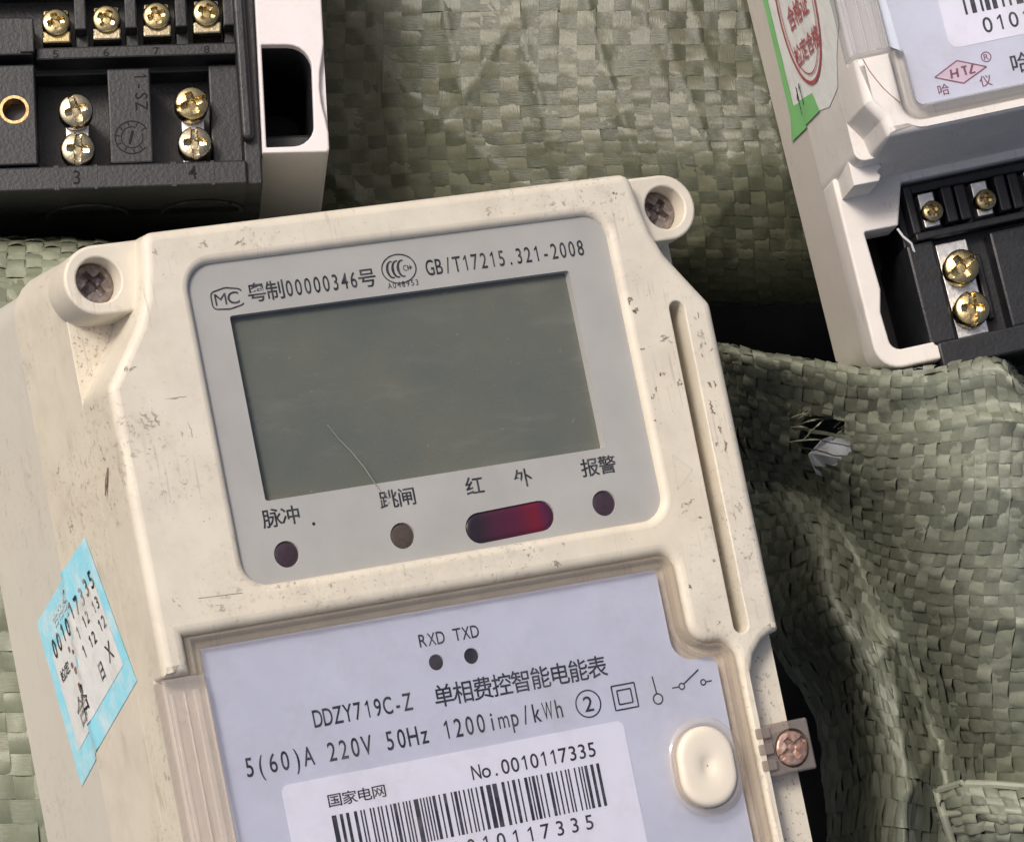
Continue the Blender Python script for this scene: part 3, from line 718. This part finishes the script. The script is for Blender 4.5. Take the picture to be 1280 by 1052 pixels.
# seal tab with its screw on the right
tb = B().prism(rrect(75.6, 86.2, -58.7, -50.0, 0.4, 3), rnd(0.5, -0.6, 3) + [(0, -9.0)], [(circle(82.4, -54.6, 3.15, 30), [(0.15, -0.6), (0, -6.0)])], bottom=True)
for k in range(3): tb.box(76.0, 78.6, -52.2 - 2.7 * k, -50.35 - 2.7 * k, -0.7, 0.15, 0.2)
tb = tb.build('seal_tab', 'seal', M1)
B().lathe(82.4, -54.6, [(0, -5.5), (3.2, -5.5)], 24).build('seal_socket', 'hole', tb)
screw('seal', 82.4, -54.6, -1.2, 0.5, tb)
# moulded triangle and its relief on the right rim
b = B()
for p, q in (((71.3, -3.2), (74.4, -6.2)), ((74.4, -6.2), (71.0, -9.0)), ((71.0, -9.0), (71.3, -3.2))): bar(b, *p, *q, 0.28, 0.03)
b.build('moulded_mark', 'cream_base', M1)

# tilted sticker wrapped round the left side
Q = {'tr': (1.13, -22.45), 'br': (-23.92, -11.71), 'bl': (-37.32, -48.43), 'tl': (-8.52, -55.77)}     # (y, z) on the side wall
def stk(u, v, lift=0.12):
    """u along the writing 0..1, v from the top edge 0..1"""
    a = [Q['tl'][i] + (Q['tr'][i] - Q['tl'][i]) * u for i in (0, 1)]; c = [Q['bl'][i] + (Q['br'][i] - Q['bl'][i]) * u for i in (0, 1)]
    y, z = [a[i] + (c[i] - a[i]) * v for i in (0, 1)]
    if 0.02 < v < 0.98: lift += 0.05
    return (sidex(z) - lift - 0.35 * math.exp(-((z + 36.6) / 1.6) ** 2), y, z)
def stpatch(name, u0, u1, v0, v1, mat, parent, lift, n=22):
    V = [stk(u0 + (u1 - u0) * i / n, v0 + (v1 - v0) * j / n, lift) for j in range(n + 1) for i in range(n + 1)]
    F = [(j * (n + 1) + i, j * (n + 1) + i + 1, (j + 1) * (n + 1) + i + 1, (j + 1) * (n + 1) + i) for j in range(n) for i in range(n)]
    return raw(name, V, F, mat, parent)
def sttext(s, u, v, hh, cell, mat='ink_worn', jit=0.0, slant=0.0, **kw):
    V, F = text_geo(s, 0, 0, hh, cell, jit=jit, **kw)
    return raw('printed_text', [stk(u + (a + slant * bb) / 36.0, v - bb / 27.2, 0.32) for a, bb in V], F, mat, sk, False)
sk = stpatch('sticker', 0, 1, 0, 1, 'blue', M1, 0.12)
stpatch('sticker_field', 0.10, 0.93, 0.25, 0.84, 'sticker', sk, 0.2)
sttext('0010117335', 0.12, 0.30, 3.0, 3.0, fill=0.6, jit=0.2)
sttext('合格检定', 0.24, 0.16, 2.2, 1.5, 'sticker', cw=3.0, ch=2.4)
sttext('1 12 13', 0.55, 0.42, 2.1, 1.9, fill=0.7, jit=0.15); sttext('1 12 12', 0.55, 0.55, 2.1, 1.9, fill=0.7, jit=0.15)
sttext('检定', 0.14, 0.45, 1.6, 1.2, cw=2.6, ch=1.9, mat='ink_worn'); 
sttext('合格', 0.22, 0.78, 3.0, 2.2, cw=4.2, ch=4.4, jit=0.4); sttext('日', 0.66, 0.76, 2.0, 1.8, cw=2.6, ch=3.0); sttext('入', 0.80, 0.74, 2.0, 1.8, cw=3.2, ch=3.6) if '入' in GL else sttext('X', 0.80, 0.74, 3.0, 3.0)
random.seed(3)
for k in range(9):
    u0 = 0.36 + random.uniform(-.05, .06); v0 = 0.34 + 0.045 * k
    stpatch('stain', u0, u0 + random.uniform(.008, .03), v0, v0 + random.uniform(.02, .05), 'stain', sk, 0.34, 3)

# scuffs and rubbed-in dirt on the front of the meter, each where the casing was knocked
def scuff(x, y, L, w, ang, parent, z=0.035, mat='scuff', n=3):
    bb = B(); r = random.Random(int(x * 91 + y * 57))
    for q in range(n):
        cx, cy = x + r.gauss(0, L * 0.35), y + r.gauss(0, L * 0.35); a = ang + r.gauss(0, 0.35); l = L * r.uniform(.3, 1); m = 7
        top = []; bot = []
        for k in range(m):
            t = k / (m - 1) - .5; hw = w * r.uniform(.25, 1) * (1 - (2 * t) ** 2 * .9) * .5 + .02; off = r.gauss(0, w * .25)
            ux, uy = math.cos(a), math.sin(a)
            top.append(bb.bm.verts.new((cx + ux * l * t - uy * (off + hw), cy + uy * l * t + ux * (off + hw), z)))
            bot.append(bb.bm.verts.new((cx + ux * l * t - uy * (off - hw), cy + uy * l * t + ux * (off - hw), z)))
        for k in range(m - 1): bb.bm.faces.new((bot[k], bot[k + 1], top[k + 1], top[k]))
    return bb.build('scuff', mat, parent)
MAT['scuff'] = flat_mat('rubbed_dirt', (0.26, 0.205, 0.16), 0.7, 0, 0.2, 0.4, 900)
MAT['scuff2'] = flat_mat('faint_rubbed_dirt', (0.47, 0.41, 0.34), 0.7, 0, 0.2, 0.4, 900)
for x, y, L, w, a, n in ((69.5, 23.5, 1.2, .5, -1.2, 4), (69.8, 21.4, 1.0, .6, -.8, 4), (69.9, 15.2, .7, .4, 0, 2), (72.4, 10.2, .8, .35, 1, 4), (75.3, 8.6, 1.1, .5, .7, 4), (70.3, 7.0, 1.5, .4, -1.3, 3),
                         (69.8, 3.1, 1.0, .35, -1.1, 2), (81.3, 7.5, 2.2, .55, -1.55, 3), (81.2, 4.0, 2.4, .7, -1.55, 3), (81.1, 0.6, 2.0, .5, -1.5, 2), (81.1, -3.0, 2.2, .5, -1.5, 3), (81.3, 12.2, 2.0, .3, -1.6, 2),
                         (81.3, 19.5, 1.5, .3, -1.6, 2), (69.3, -25.5, .8, .5, -1.2, 3), (-11.0, 41.9, 1.2, .5, -1.2, 3), (-18.3, 24.0, 2.0, .5, .9, 4), (-19.0, 5.3, .9, .5, -.3, 2), (-16.6, 3.4, 1.4, .35, -.8, 3),
                         (-13.1, 4.9, 1.1, .3, -.4, 3), (-17.7, 10.5, 1.2, .3, 0, 2), (-7.9, 6.7, .6, .3, 0, 1), (70.6, 41.6, 0.9, .5, .3, 4), (2.6, -15.5, 1.1, .25, .4, 3), (-11.3, -15.3, .9, .4, .2, 3), (-18.6, -13.6, 1.0, .4, -.8, 3),
                         (14.8, -15.6, .7, .4, -.7, 2), (39.0, -16.1, .9, .25, -.8, 1), (74.6, -14.8, 1.2, .3, .2, 2), (75.0, -21.7, .9, .3, .5, 2), (73.4, -32, .8, .4, 1, 2)):
    scuff(x, y, L * 0.85, w * (0.8 if x > 60 else 0.6), a, M1, mat='scuff' if x > 60 else 'scuff2', n=n)
for x, y, L, w, a, n in ((59.1, 41.2, 1.1, .4, .3, 3), (61.0, 41.2, 0.8, .3, 1, 3), (-14.5, 19.9, 5.0, .25, -.2, 1), (46.7, 41.4, 1.4, .4, .1, 4), (3.6, 41.4, 1.5, .4, .1, 5), (-2.6, 41.5, 1.3, .4, .3, 5), (81.2, -14, 2.0, .5, -1.5, 4), (74.0, 16.0, 2.0, .5, .4, 5), (72.5, -12.0, 2.0, .4, .2, 4), (-17.5, 15.0, 2.5, .6, -1.2, 6), (-10, 12, 3, .3, -1.2, 3), (81.2, 16, 1.6, .5, -1.4, 5), (80.9, -22, 1.5, .4, .2, 4)):
    scuff(x, y, L, w, a, M1, mat='scuff2', n=n)
b = B(); bar(b, -14.6, -13.7, -7.2, -14.0, 0.10, 0.035); b.build('scratch', 'scuff', M1)
B().tube([(-22.95, 9.6, -6.9), (-23.2, 7.6, -8.2), (-23.4, 5.6, -9.4)], [0.1, 0.28, 0.1], 5).build('scratch', 'scuff', M1)

def specks(name, inside, box, n, z, parent, mat, smin, smax, seed):
    r = random.Random(seed); bb = B(); k = 0
    while k < n:
        x, y = r.uniform(box[0], box[1]), r.uniform(box[2], box[3])
        if not inside(x, y): continue
        k += 1; sz = smin + (smax - smin) * r.random() ** 3; m = r.choice((4, 5, 6))
        bb.bm.faces.new([bb.bm.verts.new((x + sz * r.uniform(.4, 1) * math.cos(6.283 * i / m), y + sz * r.uniform(.4, 1) * math.sin(6.283 * i / m), z)) for i in range(m)])
    o = bb.build(name, mat, parent); o['kind'] = 'stuff'; return o
specks('dirt_specks', lambda x, y: y < 33.2 and y > 24.5 and x > -22.9 and x < -22.9 + (y - 22.5) * 0.78, (-23, -13, 24, 34), 170, -12.90, M1, 'scuff2', 0.05, 0.34, 1)
specks('dirt_specks', lambda x, y: x > 78.4 + max(0, -40 - y + 2) * 0, (78.4, 84.3, -72, -37.5), 300, -4.95, M1, 'scuff2', 0.06, 0.34, 2)
specks('dirt_specks', lambda x, y: (x > 69.2 or x < -7.5 or y < -14.2 or y > 40) and not (75.8 < x < 79.6) and (y < 21 or -11.5 < x < 73.5), (-19, 82.5, -18, 43.5), 420, 0.03, M1, 'scuff2', 0.04, 0.20, 3)

# ---- the meter at the upper right, lying with its terminals open
M2 = thing('electricity_meter', 'off-white electricity meter at the upper right with a green sticker and its terminals uncovered', 'meter',
           [[0.971091, -0.190626, -0.143676, 0.201473], [0.189272, 0.981651, -0.023164, 0.250923], [0.145456, -0.0047, 0.989354, 0.186967], [0, 0, 0, 1]], MG)
dp2, np2, co2 = casing(M2, 'white', 'white_base', 56.0, False, [(rrect(-23.0, 85.0, -137.6, -105.0, 2, 3), [(0, -36.3), (0, -54.0)])], 'clear_rim_grey', 'hinge_grey')
fr = [(-21.3, -114.4, 0.4), (-15.0, -114.5, 0.3), (-12.6, -107.0, 0.3), (75.0, -107.0, 0.3), (77.0, -114.5, 0.3), (83.3, -114.4, 0.4), (83.6, -136.6, 1.5),
      (-13.6, -136.9, 0.3), (-13.9, -136.2, 0.3), (-21.6, -136.2, 2.0), (-21.9, -129.0, 1.5), (-20.9, -125.0, 1.0)]
B().prism(fillet([(-24.7, -103.9, 0.6), (-24.7, -139.4, 4.5), (86.7, -139.4, 4.5), (86.7, -103.9, 0.6)]), rnd(0.5, -28.0, 3) + [(0.1, -36.5)],
          [(fillet(fr), rndh(0.35, -28.0, 3) + [(0, -36.55)])]).build('terminal_frame', 'white', M2)
B().prism([(-23.5, -100.5), (-23.6, -107.7), (-19.0, -107.8), (-18.4, -106.9), (-18.8, -106.1), (-17.9, -105.5), (-18.2, -104.7), (-16.6, -103.9), (-16.9, -103.2), (-17.8, -101.5)],
          rnd(0.3, -17.5, 2) + [(0.2, -28.2)]).build('broken_boss', 'white', M2)
tbk = B(); tbk.prism(rrect(-24.0, 86.0, -138.0, -104.5, 1, 2), [(0, -53.8), (0, -54.2)]); tbk = tbk.build('terminal_floor', 'hole', M2)  # black sheet paints the deep shade of the open cavity
blk = B()
blk.box(-13.6, 75, -136.8, -107.4, -53.5, -33.5, 0.3); blk.box(-14.3, -9.2, -136.7, -118.2, -53.5, -29.2, 0.5)
blk.box(-12.2, 75, -117.9, -116.5, -36, -28.8, 0.3); blk.box(-12.4, -10.9, -116.6, -107.8, -36, -29.0, 0.3); blk.box(-10.8, 75, -109.2, -107.6, -36, -30.0, 0.3)
blk.box(-13.4, 75, -141.2, -136.6, -53, -27.5, 0.4)
blk.box(0.9, 11.5, -136.6, -119.0, -36, -29.0, 0.5)
blk.box(-2.2, -0.9, -134.0, -122.0, -36, -31.5, 0.3)
for k in range(5):
    for dx in (2.6, 5.2): blk.box(-8.5 + 9.9 * k + dx, -8.5 + 9.9 * k + dx + 2.0, -115.9, -109.4, -36, -28.3 - 0.6 * (dx > 3), 0.3)
blk = blk.build('terminal_block', 'black2', M2)
for k in range(5):
    x = -8.5 + 9.9 * k
    B().box(x - 1.5, x + 1.4, -115.8, -109.6, -35, -29.4, 0.2).build('contact_plate', 'tin', blk)
    screw('small', x + 0.2, -113.3, -28.0, 0.4 + k, blk)
B().box(-8.5, -2.7, -136.2, -118.8, -36, -31.6, 0.2).build('contact_plate', 'tin', blk)
screw('big', -5.5, -124.1, -28.6, 0.45, blk); screw('big', -5.5, -131.8, -28.6, 1.4, blk)
B().tube([(-15.2, -115.0, -28.5), (-14.6, -116.6, -28.3), (-13.4, -118.0, -28.6), (-13.0, -119.6, -29.4)], 0.22, 6).build('wire_sliver', 'rim_white', M2)
# label, logo and print on its plate
z = -2.14
lb2 = B().prism(rrect(-5.0, 57.0, -90.6, -70.0, 1.8, 6), [(0, -2.10), (0, -2.2)]).build('barcode_label', 'label', np2)
barcode(lb2, -0.9, 52.0, -85.3, -77.0, -2.05, 9, 0.42)
text('printed_text', '0101173350', 1.2, -89.1, 2.7, 2.35, lb2, -2.05, fill=0.72)
R_ = [(-8.9, -94.9), (-4.4, -92.8), (0.4, -94.9), (-4.2, -96.9)]
B().poly3([(x, y, -2.16) for x, y in R_]).build('logo_field', 'pink', np2)
b = B()
for i in range(4): bar(b, *R_[i], *R_[(i + 1) % 4], 0.24, z)
for x in (-6.0, -4.9): bar(b, x, -95.7, x + 0.15, -94.1, 0.4, z)
bar(b, -6.0, -94.95, -4.8, -94.9, 0.35, z); bar(b, -4.0, -94.1, -3.0, -94.1, 0.35, z); bar(b, -3.5, -94.1, -3.4, -95.6, 0.4, z); bar(b, -1.9, -94.0, -2.7, -95.5, 0.4, z); bar(b, -2.7, -95.5, -1.7, -95.4, 0.3, z)
arcband(b, 0.75, -93.2, 0.85, 0.85, 0.18, 0, 2 * math.pi, z, 20)
b.build('printed_mark', 'logo_red', np2)
text('printed_text', 'R', 0.25, -93.7, 1.0, 1.0, np2, z, 'logo_red')
text('printed_text', '哈', -9.0, -98.1, 1.6, 1.0, np2, z, 'logo_red', cw=2.1, ch=1.9); text('printed_text', '仪', -1.4, -98.1, 1.6, 1.0, np2, z, 'logo_red', cw=2.1, ch=1.9)
text('printed_text', '哈仪', 4.6, -96.9, 2.6, 1.7, np2, z, cw=3.5, ch=3.4)
# scribed arc and a small mark on its face
B().tube([(-20.9, -89.6, 0.0), (-20.3, -91.8, 0.0), (-19.5, -93.6, 0.0), (-18.7, -95.2, 0.0), (-17.8, -96.6, 0.0), (-16.4, -98.4, 0.0)], 0.10, 5).build('scribed_line', 'stain', M2)
# green bordered sticker with a red oval stamp on its side
def sd(y, z, lift): return (float(np.interp(z, [-56, -37, -36.4, -1.6, 0], [-25.8, -24.1, -24.9, -22.4, -22.0])) - lift, y, z)
def spoly(name, pts, mat, parent, lift, n=1):
    bb = B(); r0 = [bb.bm.verts.new(sd(y, z, lift)) for y, z in pts]; f = bb.bm.faces.new(r0); bmesh.ops.triangulate(bb.bm, faces=[f]); return bb.build(name, mat, parent)
# two panels: one on the front housing and one on the rear base, folded over the joint
def clipz(pts, z0, above):
    out = []
    for i in range(len(pts)):
        a, c = pts[i], pts[(i + 1) % len(pts)]; ia = (a[1] >= z0) == above; ic = (c[1] >= z0) == above
        if ia: out.append(a)
        if ia != ic: t = (z0 - a[1]) / (c[1] - a[1]); out.append((a[0] + t * (c[0] - a[0]), z0))
    return out
def sheet(name, pts, mat, parent, lift):
    o = None
    bb = B()
    for z0, z1 in ((-60, -37.0), (-37.0, -36.4), (-36.4, -13.0), (-13.0, 0.0)):
        p = clipz(clipz(pts, z0, True), z1, False)
        if len(p) >= 3:
            f = bb.bm.faces.new([bb.bm.verts.new(sd(y, z, lift)) for y, z in p])
    return bb.build(name, mat, parent)
gs = sheet('sticker', [(-55.0, -46.0), (-67.7, -45.6), (-87.8, -46.3), (-91.7, -49.1), (-91.7, -25.8), (-92.6, -20.0), (-91.0, -12.5), (-86.5, -9.0), (-82.0, -3.5), (-76.0, -2.5), (-50.0, -3.0)], 'sticker', M2, 0.15)
sheet('green_border', [(-55.0, -46.1), (-67.7, -45.7), (-87.8, -46.4), (-91.8, -49.2), (-91.8, -25.8), (-88.0, -27.5), (-86.5, -43.2), (-55.0, -42.9)], 'green', gs, 0.30)
b = B()
def stamp(b, cy, cz, ry, rz, w, rot, n=44):
    A_ = []; Bk = []
    for k in range(n):
        t = 2 * math.pi * k / n
        for lst, s in ((A_, 1), (Bk, -1)):
            p = (ry + s * w / 2) * math.cos(t); q = (rz + s * w / 2) * math.sin(t)
            lst.append(b.bm.verts.new(sd(cy + p * math.cos(rot) - q * math.sin(rot), cz + p * math.sin(rot) + q * math.cos(rot), 0.4)))
    for k in range(n): b.bm.faces.new((A_[k], A_[(k + 1) % n], Bk[(k + 1) % n], Bk[k]))
stamp(b, -72.5, -24.0, 14.2, 11.6, 0.7, 0.0); stamp(b, -72.5, -24.0, 12.6, 10.1, 0.3, 0.0)
def sidetext(s, y, z, h, cell, mat, lift=0.4, rot=0.0, jit=0.0, **kw):
    V, F = text_geo(s, 0, 0, h, cell, jit=jit, **kw); c, n = math.cos(rot), math.sin(rot)
    return raw('printed_text', [sd(y - (n * a + c * bb) * -1, z + (c * a - n * bb), lift) for a, bb in V], F, mat, gs, False)
b.build('red_stamp', 'red', gs)
sidetext('检定合格', -82.0, -32.0, 3.0, 2.0, 'red', cw=4.2, ch=3.8); sidetext('合格证', -75.5, -31.0, 3.0, 2.0, 'red', cw=4.6, ch=4.2); sidetext('检定', -69.0, -30.0, 3.0, 2.0, 'red', cw=4.6, ch=4.2)
sidetext('111', -89.0, -40.5, 4.2, 2.6, 'ink', jit=0.4)

# ---- the meter at the upper left, seen at its terminal end
M3 = thing('electricity_meter', 'meter at the upper left cut by the frame, black terminal block in a white casing', 'meter',
           [[0.991012, -0.015642, -0.132853, 0.107163], [0.019091, 0.999512, 0.024723, 0.159705], [0.132402, -0.027037, 0.990827, 0.110443], [0, 0, 0, 1]], MG)
hole3 = fillet([(0.5, 0.9, 0.2), (9.4, 0.9, 4.0), (9.7, 20.4, 4.5), (0.5, 20.6, 0.2)])
edge = [(12.1, 3.5), (11.7, 6.0), (11.1, 9.0), (10.9, 12.0), (11.1, 15.0), (11.7, 18.0), (12.1, 20.5)]
top3 = [(-0.3, -0.2), (11.5, -0.4), (12.0, -0.1), (12.1, 0.4)] + edge + [(12.1, 64), (-0.3, 64)]
full3 = fillet([(-0.3, -0.2, 0.2), (12.1, -0.4, 0.9), (12.1, 64, 1), (-0.3, 64, 1)])
cs = B(); cs.prism(top3, rnd(0.35, 0.0, 3) + [(0, -1.6)], [(hole3, rndh(0.3, 0, 3) + [(0, -1.6)])])
cs.prism(full3, [(0, -1.58), (0.6, -50.0)], [(hole3, [(0, -1.58), (-0.3, -46.0)])], bottom=True)
cs.build('casing', 'lilac_white', M3)
sv = B(); h3 = ccw(hole3); sv.strip([sv.ring(offset(h3, o), z) for o, z in ((-0.02, -2.2), (-0.25, -2.6), (-0.5, -45.9))], flip=True); sv.build('pocket_wall', 'black2', M3)
B().prism(rrect(0.2, 10.2, 0.6, 20.9, 1, 2), [(0, -45.8), (0, -46.2)]).box(0.3, 9.5, 0.9, 6.5, -45, -12.0, 0.6).build('casing_pocket', 'black2', M3)
tb3 = B()
tb3.prism(rrect(-104.0, -0.4, -5.9, 64.0, 0.5, 3), [(0, -16.0), (0, -50.0)], bottom=True)
tb3.box(-104.0, -3.3, -5.9, -1.35, -20, 0.0, 0.35)                                  # front ledge
tb3.box(-3.6, -0.45, -5.8, 64, -20, -1.2, 0.35)                                       # right wall
tb3.box(-9.4, -3.5, -1.4, 19.0, -20, -6.0, 0.4)                                     # inner wall of the right chamber
tb3.prism(stadium(-2.9, 3.4, -4.0, 62.0, 1.15), rnd(0.7, 1.2, 3) + [(0, -4)])          # rounded rail
tb3.prism(rrect(-104.0, -41.4, -0.95, 18.2, 0.35, 2), rnd(0.35, 0.0, 2) + [(0, -16.1)], [(circle(-45.4, 9.6, 2.8, 28), [(0, 0.0), (0, -9.0)])]); tb3.box(-104.0, -41.6, 20.0, 27.4, -20, 0.0, 0.35); tb3.box(-44.0, -41.3, 20.4, 27.0, -20, 0.35, 0.25)
tb3.box(-28.2, -20.3, -1.3, 16.8, -20, 0.0, 0.35)
tb3.box(-41.2, -3.6, 19.6, 22.0, -20, -2.2, 0.35); tb3.box(-104.0, -3.6, 18.5, 64.0, -20, -9.0, 0.3)
tb3.box(-104.0, -3.6, 33.0, 64.0, -12, -1.0, 0.5)
for x in (-32.7, -23.4, -14.1, -5.2): tb3.box(x - 1.1, x + 1.1, 24.6, 62.0, -12, -0.2, 0.3); tb3.box(x - 1.0, x + 1.4, 22.1, 26.0, -12, -4.5, 0.3)
for x in (-34.6, -13.2): tb3.box(x - 4.0, x - 3.1, -5.95, -1.3, -1, 0.06, 0.03); tb3.box(x + 3.3, x + 3.9, -5.95, -1.3, -1, 0.06, 0.03)
tb3 = tb3.build('terminal_block', 'black', M3)
for x in (-33.0, -11.5):
    B().tube([(x + 7.5 * math.cos(math.pi * k / 24), -6.0, -19.0 + 8.5 * math.sin(math.pi * k / 24)) for k in range(25)], 0.45, 6).build('cable_hole_rim', 'black2', tb3)
for k in range(4):
    x = -37.2 + 9.3 * k; y = 26.0 + 0.33 * k
    c = B(); c.box(x - 2.6, x + 2.6, y - 3.2, y - 0.9, -9, -2.2, 0.35); c.box(x - 2.4, x + 2.4, y - 1.2, y + 3.4, -9, -2.6, 0.7)
    c.build('clamp', 'brass' if k < 1 else 'nickel', tb3)
    sm = screw('small', x, y + 0.6, -1.8, 0.3 + 0.8 * k, tb3); sm.scale = (1.38, 1.38, 1.2)
for x in (-34.1, -12.7):
    B().box(x - 2.1, x + 2.1, -1.2, 11.5, -16, -5.2, 0.2).build('contact_plate', 'tin', tb3)
screw('bign', -34.2, 9.6, -1.9, 1.9, tb3); screw('bign', -34.1, 2.2, -1.9, 1.5, tb3)
screw('big', -12.8, 10.2, -1.9, 0.35, tb3); screw('bign', -12.6, 2.6, -1.9, 1.6, tb3)
ins = B(); ins.lathe(-45.4, 9.6, [(1.9, -8.8), (1.95, -0.5), (2.15, 0.15), (2.7, 0.15), (2.95, -0.1)], 32); ins = ins.build('threaded_insert', 'gold', tb3); B().lathe(-45.4, 9.6, [(0, -4.0), (1.93, -4.0)], 20).build('insert_bore_shade', 'hole', ins)  # dark disc across the bore stands in for its shade
text('moulded_text', '1-SZ', -23.2, 16.2, 2.3, 1.9, tb3, 0.04, 'ink_dark', rot=-math.pi / 2)
text('moulded_text', '3', -35.6, -4.9, 2.6, 2.2, tb3, 0.04, 'ink_dark'); text('moulded_text', '4', -14.4, -4.7, 2.6, 2.2, tb3, 0.04, 'ink_dark')
for k in range(4): text('moulded_text', str(5 + k), -38.3 + 9.3 * k, 20.0, 1.4, 1.6, tb3, -2.16, 'ink_dark')
b = B(); arcband(b, -24.1, 3.6, 3.1, 3.1, 0.25, 0.5, 5.6, 0.04, 28); arcband(b, -24.1, 3.6, 2.0, 2.0, 0.2, 1.2, 6.6, 0.04, 24); bar(b, -24.6, 2.3, -23.9, 4.9, 0.5, 0.04)
for k in range(9): a = 0.6 + 0.6 * k; bar(b, -24.1 + 2.2 * math.cos(a), 3.6 + 2.2 * math.sin(a), -24.1 + 2.9 * math.cos(a), 3.6 + 2.9 * math.sin(a), 0.22, 0.04)
b.build('moulded_mark', 'ink_dark', tb3)

# ---- white fragment seen through the tear in the right-hand sack, and the loose fibres round it
P = [at(1024, 590, 107), at(1014, 566, 110), at(1030, 548, 117), at(1062, 536, 125), at(1080, 548, 127), at(1058, 574, 121), at(1050, 602, 110)]
b = B(); up = [b.bm.verts.new(tuple(p)) for p in P]; dn = [b.bm.verts.new(tuple(p - np.array([0, 0, 2.0]))) for p in P]
b.bm.faces.new(up); b.bm.faces.new(dn[::-1])
for i in range(len(P)): j = (i + 1) % len(P); b.bm.faces.new((up[i], dn[i], dn[j], up[j]))
bmesh.ops.recalc_face_normals(b.bm, faces=b.bm.faces)
sh = b.build('plastic_fragment', 'shard'); sh['label'] = 'small white plastic piece showing through the tear in the right-hand sack'; sh['category'] = 'fragment'

rr = random.Random(4)
for k in range(16):
    px, py = 985 + rr.uniform(0, 75), 512 + rr.uniform(0, 45); zz = 112 + (px - 985) * 0.16 + rr.uniform(1, 4)
    a = rr.uniform(-0.9, -0.2); L = rr.uniform(20, 50); pts = []
    for m in range(6):
        t = m / 5; pts.append(tuple(at(px + math.cos(a) * L * t + rr.uniform(-1.5, 1.5), py + math.sin(a) * L * t + 6 * t * t, zz + 2.5 * math.sin(3.1 * t) + L * t * 0.12)))
    B().tube(pts, [0.1, 0.16, 0.2, 0.2, 0.14, 0.06], 4).build('loose_strand', 'weft_pale', sC)
